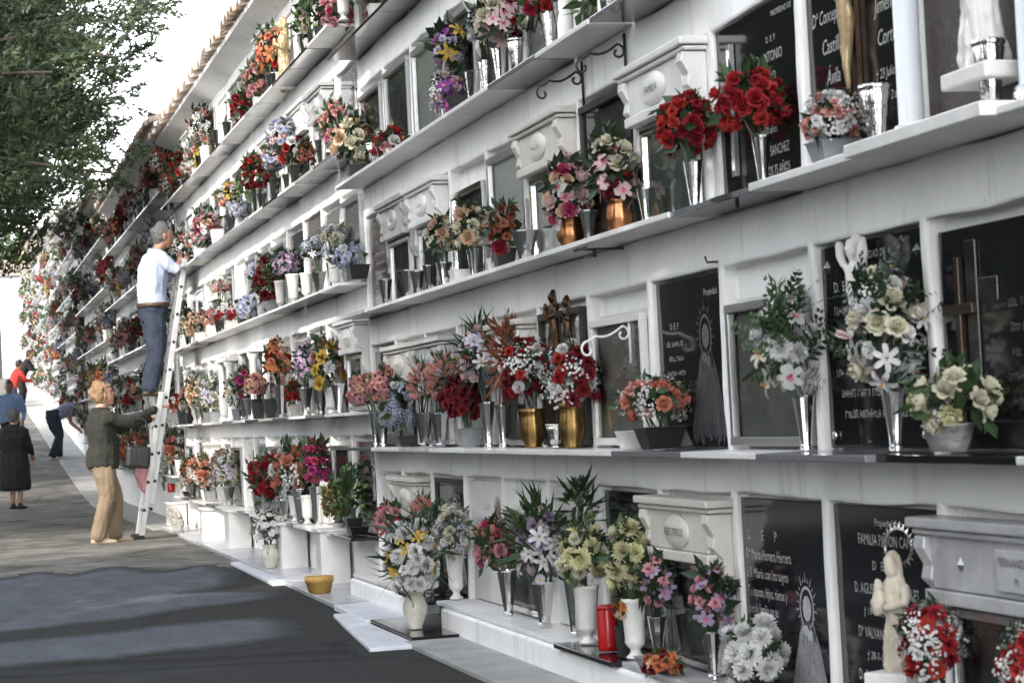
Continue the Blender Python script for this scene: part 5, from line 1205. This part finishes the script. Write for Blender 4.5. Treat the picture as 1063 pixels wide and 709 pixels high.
def head_chains(c, f, s, k=1.):
    """c = head centre, f = facing, s = towards the left ear"""
    f = V3(f).normalized(); u = s.cross(f)*-1; u = f.cross(s); u = u if u.z > 0 else -u; c = V3(c); out = []
    out.append([(c-u*.085*k+f*.035*k, .04*k, .045*k), (c-u*.055*k+f*.025*k, .058*k, .066*k), (c-u*.01*k+f*.01*k, .069*k, .087*k), (c+u*.045*k-f*.002*k, .073*k, .095*k), (c+u*.085*k-f*.008*k, .058*k, .078*k), (c+u*.105*k-f*.01*k, .03*k, .04*k)])
    out.append([(c+u*.022*k+f*.088*k, .010*k, .010*k), (c-u*.012*k+f*.108*k, .013*k, .014*k), (c-u*.024*k+f*.1*k, .015*k, .01*k)])   # nose
    out.append([(c-u*.05*k+f*.083*k-s*.018*k, .007*k, .007*k), (c-u*.05*k+f*.088*k, .008*k, .008*k), (c-u*.05*k+f*.083*k+s*.018*k, .007*k, .007*k)])   # lips
    out.append([(c-u*.088*k+f*.06*k, .02*k, .018*k), (c-u*.095*k+f*.066*k, .014*k, .012*k)])          # chin
    out.append([(c+u*.04*k+f*.083*k-s*.035*k, .009*k, .008*k), (c+u*.043*k+f*.088*k, .008*k, .007*k), (c+u*.04*k+f*.083*k+s*.035*k, .009*k, .008*k)])
    for q in (-1, 1): out.append([(c+s*q*.07*k-u*.025*k, .008*k, .016*k), (c+s*q*.078*k+u*.005*k-f*.004*k, .008*k, .022*k), (c+s*q*.074*k+u*.03*k-f*.006*k, .007*k, .014*k)])
    return out, u
def lean(J, k, z0=.1):
    for n in J:
        if n not in ('hf', 'hdL', 'hdR', 'hcL', 'hcR', 'tw', 'td', 'k', 'wrL', 'wrR', 'toeL', 'toeR', 'tp'): p = J[n]; J[n] = (p[0]+k*max(0, p[2]-z0), p[1], p[2])
    return J
def person(label, loc, face, J, cl, skin=SKIN, vox=.0085, sleeve=1., hairk=(1., 0.), eyes=True):
    """J: joint positions in metres, x forward, y to the left, z up"""
    rz = math.atan2(face[1], face[0]); SD = V3((0, 1, 0)); k = J.get('k', 1.)
    hd = V3(J['head']); hf = V3(J.get('hf', (1, 0, 0))).normalized(); hs = zz.cross(hf).normalized()
    ch, u = head_chains(hd, hf, hs, k)
    ne, chst, wa, pe = V3(J['neck']), V3(J['chest']), V3(J['waist']), V3(J['pelvis'])
    ch.append([(hd-u*.05*k-hf*.01, .052*k, .055*k), (ne, .056*k, .056*k), (ne.lerp(chst, .3), .075*k, .07*k)])
    tw = J.get('tw', 1.); td = J.get('td', 1.)
    tors = [(ne.lerp(chst, .18), .1*tw, .075*td), (ne.lerp(chst, .42), .165*tw, .1*td), (chst, .175*tw, .118*td), (wa, .155*tw, .112*td), (pe.lerp(wa, .3), .172*tw, .125*td), (pe, .168*tw, .125*td)]
    ch.append([(p, a*.8, b*.78) for p, a, b in tors])
    sl, tr = [], []
    for s in ('L', 'R'):
        q = 1 if s == 'L' else -1
        sh, el, wr = V3(J['sh'+s]), V3(J['el'+s]), V3(J['wr'+s])
        ch.append([(sh, .052*k, .052*k), (sh.lerp(el, .5), .046*k, .046*k), (el, .038*k, .038*k), (el.lerp(wr, .35), .037*k, .037*k), (wr, .024*k, .026*k)])
        hdv = J.get('hd'+s, wr-el); ch += hand_chains(wr, hdv, J.get('hc'+s, (0, 0, -1)), (0, q, 0), k)
        e2 = el.lerp(wr, .84)
        arm = [(sh.lerp(ne, .2), .07*k, .074*k), (sh, .075*k, .075*k), (sh.lerp(el, .5), .063*k, .063*k), (el, .053*k, .053*k)]
        if sleeve >= 1: arm += [(el.lerp(wr, .5), .047*k, .047*k), (e2, .041*k, .041*k)]
        elif sleeve > .3: arm = arm[:4]+[(el.lerp(wr, .22), .052*k, .052*k)]
        else: arm = arm[:1]+[(sh, .064*k, .064*k)]
        sl.append(arm)
        hp, kn, an = V3(J['hip'+s]), V3(J['kn'+s]), V3(J['an'+s])
        ch.append([(hp, .07*k, .078*k), (hp.lerp(kn, .5), .066*k, .07*k), (kn, .052*k, .056*k), (kn.lerp(an, .3), .052*k, .055*k), (an, .034*k, .036*k), (an+V3((.02, 0, -.03)), .03*k, .04*k)])
        lw = cl.get('leg', 1.)
        tr.append([(hp.lerp(pe, .25)+V3((0, 0, .03)), .1*k, .118*k), (hp.lerp(kn, .45), .09*lw*k, .098*lw*k), (kn, .074*lw*k, .08*lw*k), (kn.lerp(an, .5), .068*lw*k, .074*lw*k), (an+V3((.0, 0, -.02)), .066*lw*k, .076*lw*k)])
    body = link('person', loft_remesh(ch, vox, 0, 10, skin, 0, 3, SD)); body.location = loc; body.rotation_euler = (0, 0, rz)
    tag(body, label, 'person', None)
    hem = cl.get('hem', .25)
    top = [[(p, a*1.1, b*1.14) for p, a, b in (tors if hem else tors[:4]+[(pe.lerp(wa, .42), .165*tw, .12*td)])]]+sl
    if hem: top.append([(wa, .165*tw, .125*td), (pe.lerp(wa, .2), .185*tw, .142*td), (pe-V3((0, 0, hem)), .19*tw*cl.get('flare', 1), .15*td*cl.get('flare', 1))])
    link(cl.get('topname', 'shirt'), loft_remesh(top, vox, .014, 12, cl['top'], 3, 1, SD), body)
    if 'trousers' in cl: link('trousers', loft_remesh(tr+[[(pe+V3((0, 0, .09)), (.15 if hem else .168)*tw, (.108 if hem else .125)*td), (pe, (.165 if hem else .178)*tw, (.12 if hem else .135)*td), (pe-V3((0, 0, .08)), .16*tw, .125*td)]], vox, .013, 10, cl['trousers'], 5, 1, SD), body)
    if 'skirt' in cl:
        z1 = cl['skirtz']; link('skirt', loft_remesh([[(pe+V3((0, 0, .08)), .17*tw, .13*td), (pe-V3((0, 0, .1)), .2*tw, .17*td), (V3((pe.x, pe.y, z1+.02)), .2*tw, .185*td)]], vox, .01, 8, cl['skirt'], 6, 2, SD), body)
    for s in ('L', 'R'):
        an = V3(J['an'+s]); td_ = V3(J.get('toe'+s, (1, 0, 0))).normalized(); tp = V3(J.get('tp', (0, 0, 0)))
        so = an+V3((0, 0, -.062)); o = link('shoe', loft_remesh([[(so-td_*.05, .034, .03), (so+td_*.02+V3((0, 0, .008)), .038, .04), (so+td_*.1-V3((0, 0, .008)), .044, .028), (so+td_*.17-V3((0, 0, .014)), .034, .02)], [(so+V3((0, 0, .0)), .036, .04), (an+V3((0, 0, -.01)), .036, .04)]], .008, 0, 1, cl['shoe'], 0, 2, V3((-td_.y, td_.x, 0))), body)
    if 'hair' in cl:
        hk, cu = hairk; b_ = hd-hf*.018*k+u*.012*k; hc = [[(b_-u*.07*k-hf*.04*k, .05*k*hk, .045*k*hk), (b_-u*.03*k-hf*.022*k, .078*k*hk, .082*k*hk), (b_+u*.03*k-hf*.01*k, .082*k*hk, .1*k*hk), (b_+u*.075*k, .073*k*hk, .095*k*hk), (b_+u*.108*k-hf*.005*k, .045*k*hk, .06*k*hk)]]
        me = loft_remesh(hc, vox*.9, cu if cu else .004, 34, cl['hair'], 8, 1, SD if abs(hf.x) > .7 else V3((1, 0, 0)))
        # the face stays clear of hair
        for v in me.vertices:
            p = v.co-hd; a = p.dot(hf); h_ = p.dot(u)
            if a > .035*k and h_ < .062*k: v.co = v.co-hf*min(.12, (a-.035*k)*1.0)
        link('hair', me, body)
    if 'belt' in cl:
        s = MB(); q = pe.lerp(wa, .32); n = 20
        s.rings([[q+V3((.148*td*math.cos(a)*1.0, .196*tw*math.sin(a)*1., dz)) for a in [6.2832*i/n for i in range(n)]] for dz in (-.02, .02)], True); s.build('belt', cl['belt'], body, True)
    if eyes:
        for q in (-1, 1):
            s = MB(); s.lathe([(.002, -.008), (.008, -.004), (.0095, 0), (.008, .004), (.002, .008)], 10); o = s.build('eye', M('eye_dark', (.03, .02, .015), .2), body, True); o.location = hd+hf*.085*k+hs*q*.03*k+u*.02*k
    return body
HAIRB = M('blond_hair', (.15, .085, .045), .65, col2=(.33, .21, .11), scale=40, bump=.8, bscale=90); HAIRG = M('grey_hair', (.045, .044, .043), .6, col2=(.13, .127, .124), scale=50, bump=.7, bscale=90)
HAIRD = M('dark_hair', (.02, .012, .01), .5, bump=.6, bscale=90); HAIRR = M('reddish_hair', (.06, .012, .012), .5, col2=(.1, .025, .02), scale=30, bump=.6, bscale=90)
DENIM = M('dark_denim', (.012, .018, .034), .9, col2=(.028, .037, .06), scale=6, bump=.2, bscale=60); TAN = M('tan_cotton', (.155, .112, .07), .85, col2=(.2, .15, .1), scale=5, bump=.2, bscale=40)
OLIVE = M('dark_olive_wool', (.014, .0145, .01), .95, col2=(.026, .026, .02), scale=30, bump=.4, bscale=80); SHIRT = M('pale_blue_shirt', (.33, .385, .51), .8, col2=(.4, .455, .58), scale=5, bump=.15, bscale=30)
BLKC = M('black_cloth', (.009, .009, .01), .9, var=.4, scale=9, bump=.3, bscale=40); BLUS = M('blue_work_shirt', (.2, .29, .46), .85, var=.12, scale=6); FLOR = M('floral_blouse', (.34, .32, .4), .8, col2=(.12, .1, .22), scale=28, contrast=(.48, .56))
REDC = M('red_sweater', (.3, .02, .015), .9, var=.25, scale=6); SHBR = M('brown_leather', (.07, .04, .025), .5, var=.2); SHBE = M('beige_leather', (.42, .33, .23), .5); SHBK = M('black_leather', (.012, .012, .012), .4); WHS = M('white_canvas_shoe', (.6, .6, .58), .7)
# blond woman steadying the ladder
w0 = gnd(112, 563); kk = 1.0
WL = V3((w0.x, w0.y, 0)); fc = (LF.x-.0-WL.x, LF.y-WL.y)
fc = (-.12, 1.)
def tolocal(P, loc, face):
    rz = math.atan2(face[1], face[0]); d = V3(P)-V3(loc); return V3((d.x*math.cos(rz)+d.y*math.sin(rz), -d.x*math.sin(rz)+d.y*math.cos(rz), d.z))
def ladp(z, x=.2, n=-.0): t = z/LD.z; return LF+along(t, x, n)
hR = tolocal(ladp(1.3, .19), WL, fc); hL = tolocal(ladp(1.2, -.0), WL, fc)
hR = hR-V3((.07, 0, 0)); hL = hL-V3((.07, 0, 0))
JW = dict(head=(.02, 0, 1.44), hf=(.96, -.05, .28), neck=(-.02, 0, 1.31), chest=(-.02, 0, 1.12), waist=(-.005, 0, .95), pelvis=(-.02, 0, .83), shL=(.0, .17, 1.22), shR=(.0, -.17, 1.22),
          elL=(.2, .16, 1.1), elR=(.24, -.17, 1.16), wrL=hL, wrR=hR, hdL=(1, 0, .1), hdR=(1, 0, .2), hcL=(0, -.6, -1), hcR=(0, .6, -1), hipL=(-.02, .09, .8), hipR=(-.02, -.09, .8), knL=(.1, .1, .45), knR=(.0, -.08, .45), anL=(.09, .11, .085), anR=(-.11, -.09, .085), tw=1.02, td=1.12)
W = person('blond woman in olive jacket and tan trousers steadying the ladder', WL, fc, JW, dict(top=OLIVE, topname='jacket', trousers=TAN, shoe=SHBE, hair=HAIRB, hem=.06, flare=.98, leg=1.12), SKIN, .009, 1., (1.14, .014))
# bag over her forearm and a pink cloth
bp_ = WL+Matrix.Rotation(math.atan2(fc[1], fc[0]), 3, 'Z') @ V3((.3, -.17, .83))
bg = MB(); bg.box(-.12, .12, -.05, .05, -.12, .1); bag = bg.build('handbag', M('black_bag_leather', (.014, .014, .014), .4, bump=.3), None, bevel=.035, seg=3); bag.location = bp_; bag.rotation_euler = (0, .1, math.atan2(fc[1], fc[0])); tag(bag, "black handbag hanging from the blond woman's forearm", 'handbag')
hb = MB(); hb.tube([(-.1, 0, .12), (-.08, 0, .26), (-.02, 0, .37), (.05, 0, .36), (.09, 0, .25), (.1, 0, .12)], .009, 6); hb.build('strap', SHBK, bag, True)
cp = ladp(.62, .2, .1)+V3((0, -.02, 0)); ct = loft_remesh([[(V3((0, 0, .2)), .02, .02), (V3((0, 0, .1)), .03, .045), (V3((0, -.02, 0)), .04, .075), (V3((0, 0, -.1)), .035, .06), (V3((.0, 0.02, -.17)), .02, .03)]], .007, .012, 25, M('pink_cloth', (.62, .3, .33), .9), 4, 2)
cl_ = link('cloth', ct); cl_.location = cp; tag(cl_, 'pink cloth hanging against the ladder rail', 'cloth')
# man on the ladder
tF = ladp(1.0).z; fz = None
mp_ = atx(160, 405, bx); tt = mp_.z/LD.z
rz_ = round((tt-.3)/.28)*.28+.3; rungp = LF+along(rz_, 0, .066)
ML = V3((bx, rungp.y-.1, rungp.z+.017)); fm_f = (-.05, 1.)
th_ = atx(171, 246, bx).z-ML.z
gl = tolocal(atx(212, 268, bx-.15), ML, fm_f)
JM = dict(head=(.0, 0, th_), hf=(.97, 0, .02), neck=(-.05, 0, th_-.14), chest=(-.07, 0, th_-.34), waist=(-.05, 0, th_-.58), pelvis=(-.02, 0, th_-.74), shL=(-.03, .19, th_-.23), shR=(-.03, -.19, th_-.23),
          elL=(.14, .24, th_-.4), elR=(.15, -.22, th_-.36), wrL=(.36, .14, th_-.28), wrR=(.36, -.1, th_-.26), hdL=(1, 0, .2), hdR=(1, .1, .3), hcL=(0, -1, -.4), hcR=(0, 1, -.4),
          hipL=(-.02, .1, th_-.78), hipR=(-.02, -.1, th_-.78), knL=(.06, .1, (th_-.74)*.5), knR=(.05, -.1, (th_-.74)*.5), anL=(.03, .09, .085), anR=(.01, -.1, .085), tw=1.1, td=1.14, k=1.02)
lean(JM, .155)
Mn = person('grey haired man in pale blue shirt and jeans standing on ladder', ML, fm_f, JM, dict(top=SHIRT, trousers=DENIM, shoe=SHBR, hair=HAIRG, hem=.0, belt=SHBR, leg=1.08), SKIND, .009, .99, (1.03, .004))
# elderly woman in black, seen from behind
bw = gnd(18, 528); JB = dict(head=(.03, 0, 1.36), hf=(1, 0, -.15), neck=(-.02, 0, 1.23), chest=(-.05, 0, 1.04), waist=(-.04, 0, .88), pelvis=(-.04, 0, .76), shL=(-.02, .17, 1.15), shR=(-.02, -.17, 1.15), elL=(.0, .24, .92), elR=(.0, -.24, .92), wrL=(.16, .2, .78), wrR=(.16, -.2, .78),
          hipL=(-.02, .08, .74), hipR=(-.02, -.08, .74), knL=(.02, .07, .42), knR=(.0, -.07, .42), anL=(.0, .07, .085), anR=(-.03, -.07, .085), tw=1.18, td=1.25, k=.96)
person('elderly woman in black coat and skirt seen from behind', (bw.x, bw.y, g(bw.x)), (-.85, .5), JB, dict(top=BLKC, topname='coat', skirt=BLKC, skirtz=.3, shoe=SHBK, hair=HAIRG, hem=.22, flare=1.0), SKIN, .011, 1., (1.08, .008), False)
# woman bending to the flowers
w2 = gnd(60, 476); JC = dict(head=(.5, 0, 1.02), hf=(.75, 0, -.65), neck=(.4, 0, .98), chest=(.26, 0, .94), waist=(.06, 0, .86), pelvis=(-.07, 0, .8), shL=(.36, .17, .93), shR=(.36, -.17, .93), elL=(.42, .19, .68), elR=(.42, -.19, .68), wrL=(.6, .12, .5), wrR=(.56, -.14, .48), hdL=(.6, 0, -.5), hdR=(.6, 0, -.6),
          hipL=(-.07, .1, .78), hipR=(-.07, -.1, .78), knL=(.1, .12, .44), knR=(-.0, -.1, .43), anL=(.1, .13, .085), anR=(-.16, -.1, .085), k=1.)
person('woman in patterned blouse bending over flowers at the wall foot', (w2.x, w2.y, g(w2.x)), (-.45, .9), JC, dict(top=FLOR, topname='blouse', trousers=DENIM, shoe=WHS, hair=HAIRR, hem=.0, leg=1.1), SKIN, .011, .2, (1.16, .012), False)
# man in a blue work shirt coming down the lane
xb = -43.5; tp = atx(9, 402, xb); gz = g(xb); hh_ = 1.55
JD = dict(head=(.02, 0, tp.z-gz), hf=(1, -.2, -.1), neck=(-.02, 0, tp.z-gz-.13), chest=(-.03, 0, tp.z-gz-.33), waist=(-.02, 0, tp.z-gz-.55), pelvis=(-.02, 0, tp.z-gz-.7), shL=(.0, .19, tp.z-gz-.22), shR=(.0, -.19, tp.z-gz-.22), elL=(-.02, .27, tp.z-gz-.48), elR=(-.02, -.27, tp.z-gz-.48), wrL=(.14, .25, tp.z-gz-.66), wrR=(.12, -.25, tp.z-gz-.68),
          hipL=(-.02, .1, tp.z-gz-.74), hipR=(-.02, -.1, tp.z-gz-.74), knL=(.1, .1, .46), knR=(-.02, -.1, .45), anL=(.12, .1, .085), anR=(-.12, -.1, .085), tw=1.1, td=1.1)
person('man in pale blue shirt walking down the lane behind the woman in black', (xb, tp.y, gz), (1., -.1), JD, dict(top=BLUS, trousers=BLKC, shoe=SHBK, hair=HAIRD, hem=.0), SKIND, .012, 1., (1.03, .004), True)
# two people by the far flowers
for i, (px, py, xx, face, top, trs, d, hgt) in enumerate(((12, 379, -60.5, (-.4, .9), REDC, DENIM, 'person in red sweater stooping at the top of the lane', 1.35), (21, 369, -62.5, (.2, .95), BLKC, BLKC, 'dark haired person in black leaning to the flowers up the lane', 1.5))):
    q = atx(px, py, xx); gz = g(xx); h = q.z-gz; s = h/1.5; bend = .16 if i == 0 else .2
    JE = dict(head=(bend+.06, 0, h), hf=(.9, 0, -.3), neck=(bend, 0, h-.12), chest=(bend*.7, 0, h-.3), waist=(.02, 0, h-.5), pelvis=(-.04, 0, h-.64), shL=(bend*.8+.03, .18, h-.22), shR=(bend*.8+.03, -.18, h-.22), elL=(bend+.12, .22, h-.4), elR=(bend+.12, -.22, h-.4), wrL=(bend+.36, .12, h-.44), wrR=(bend+.34, -.12, h-.46),
              hipL=(-.04, .1, h-.68), hipR=(-.04, -.1, h-.68), knL=(.06, .1, (h-.68)*.52), knR=(.02, -.1, (h-.68)*.52), anL=(.0, .1, .085), anR=(-.08, -.1, .085))
    person(d, (xx, q.y, gz), face, JE, dict(top=top, topname='sweater', trousers=trs, shoe=SHBK, hair=HAIRD, hem=.0), SKIND, .014, 1., (1.06, .005), False)

# ------------------------------------------------------------------ light, sky, camera
SUN_EL, TRAVEL = R(30), Vector((-.65, .76, 0)).normalized()
sd = TRAVEL*math.cos(SUN_EL)-zz*math.sin(SUN_EL)
sl_ = bpy.data.lights.new('sun', 'SUN'); sl_.energy = 2.0; sl_.angle = R(.55); sl_.color = (1., .95, .87); so = bpy.data.objects.new('sun', sl_); C.objects.link(so)
so.rotation_mode = 'QUATERNION'; so.rotation_quaternion = sd.to_track_quat('-Z', 'Y')
wd = bpy.data.worlds.new('World'); sc.world = wd; wd.use_nodes = True; nt = wd.node_tree; N = nt.nodes; L = nt.links; bg = N['Background']
sk = N.new('ShaderNodeTexSky'); sk.sky_type = 'NISHITA'; sk.sun_disc = False; sk.sun_elevation = SUN_EL; sk.sun_rotation = math.atan2(-TRAVEL.x, -TRAVEL.y); sk.dust_density = 4.; sk.air_density = 1.2
tc = N.new('ShaderNodeTexCoord'); mp = N.new('ShaderNodeMapping'); mp.inputs['Scale'].default_value = (1, 1, 2.2); L.new(tc.outputs['Generated'], mp.inputs[0])
nz = N.new('ShaderNodeTexNoise'); nz.inputs['Scale'].default_value = 1.6; nz.inputs['Detail'].default_value = 6; L.new(mp.outputs[0], nz.inputs['Vector'])
rp = N.new('ShaderNodeValToRGB'); rp.color_ramp.elements[0].position = .3; rp.color_ramp.elements[1].position = .6; rp.color_ramp.elements[0].color = (.45, .45, .45, 1); L.new(nz.outputs['Fac'], rp.inputs['Fac'])
sp = N.new('ShaderNodeSeparateXYZ'); L.new(tc.outputs['Generated'], sp.inputs[0]); er = N.new('ShaderNodeMapRange'); er.inputs['From Min'].default_value = .3; er.inputs['From Max'].default_value = .75; er.inputs['To Min'].default_value = 1.; er.inputs['To Max'].default_value = .12; L.new(sp.outputs['Z'], er.inputs['Value'])
ml = N.new('ShaderNodeMath'); ml.operation = 'MULTIPLY'; L.new(rp.outputs[0], ml.inputs[0]); L.new(er.outputs[0], ml.inputs[1])     # thin white cloud low down, clearer blue overhead
mx = N.new('ShaderNodeMix'); mx.data_type = 'RGBA'; L.new(ml.outputs[0], mx.inputs[0]); L.new(sk.outputs[0], mx.inputs[6]); gr = N.new('ShaderNodeMapRange'); gr.inputs['From Min'].default_value = -.2; gr.inputs['From Max'].default_value = .9; gr.inputs['To Min'].default_value = 1.; gr.inputs['To Max'].default_value = 2.1; L.new(sp.outputs['X'], gr.inputs['Value'])     # unseen brighter cloud bank added behind the viewer to lift the shaded wall
vm = N.new('ShaderNodeVectorMath'); vm.operation = 'SCALE'; vm.inputs[0].default_value = (17.5, 17.9, 18.6); L.new(gr.outputs[0], vm.inputs['Scale']); L.new(vm.outputs[0], mx.inputs[7])
L.new(mx.outputs[2], bg.inputs['Color']); bg.inputs['Strength'].default_value = .15
cam = bpy.data.cameras.new('camera'); cam.sensor_width = 36; cam.lens = 36*F/1063; cam.clip_end = 2000; cam.clip_start = .05; cam.dof.use_dof = True; cam.dof.focus_distance = 12.5; cam.dof.aperture_fstop = 9.
co = bpy.data.objects.new('camera', cam); C.objects.link(co)
co.matrix_world = Matrix(((rgt.x, upv.x, -fwd.x, CAM.x), (rgt.y, upv.y, -fwd.y, CAM.y), (rgt.z, upv.z, -fwd.z, CAM.z), (0, 0, 0, 1)))
sc.camera = co
vs = sc.view_settings; vs.view_transform = 'Standard'; vs.look = 'None'; vs.gamma = 1; vs.exposure = 1.24
sc.render.resolution_x = 1024; sc.render.resolution_y = 682
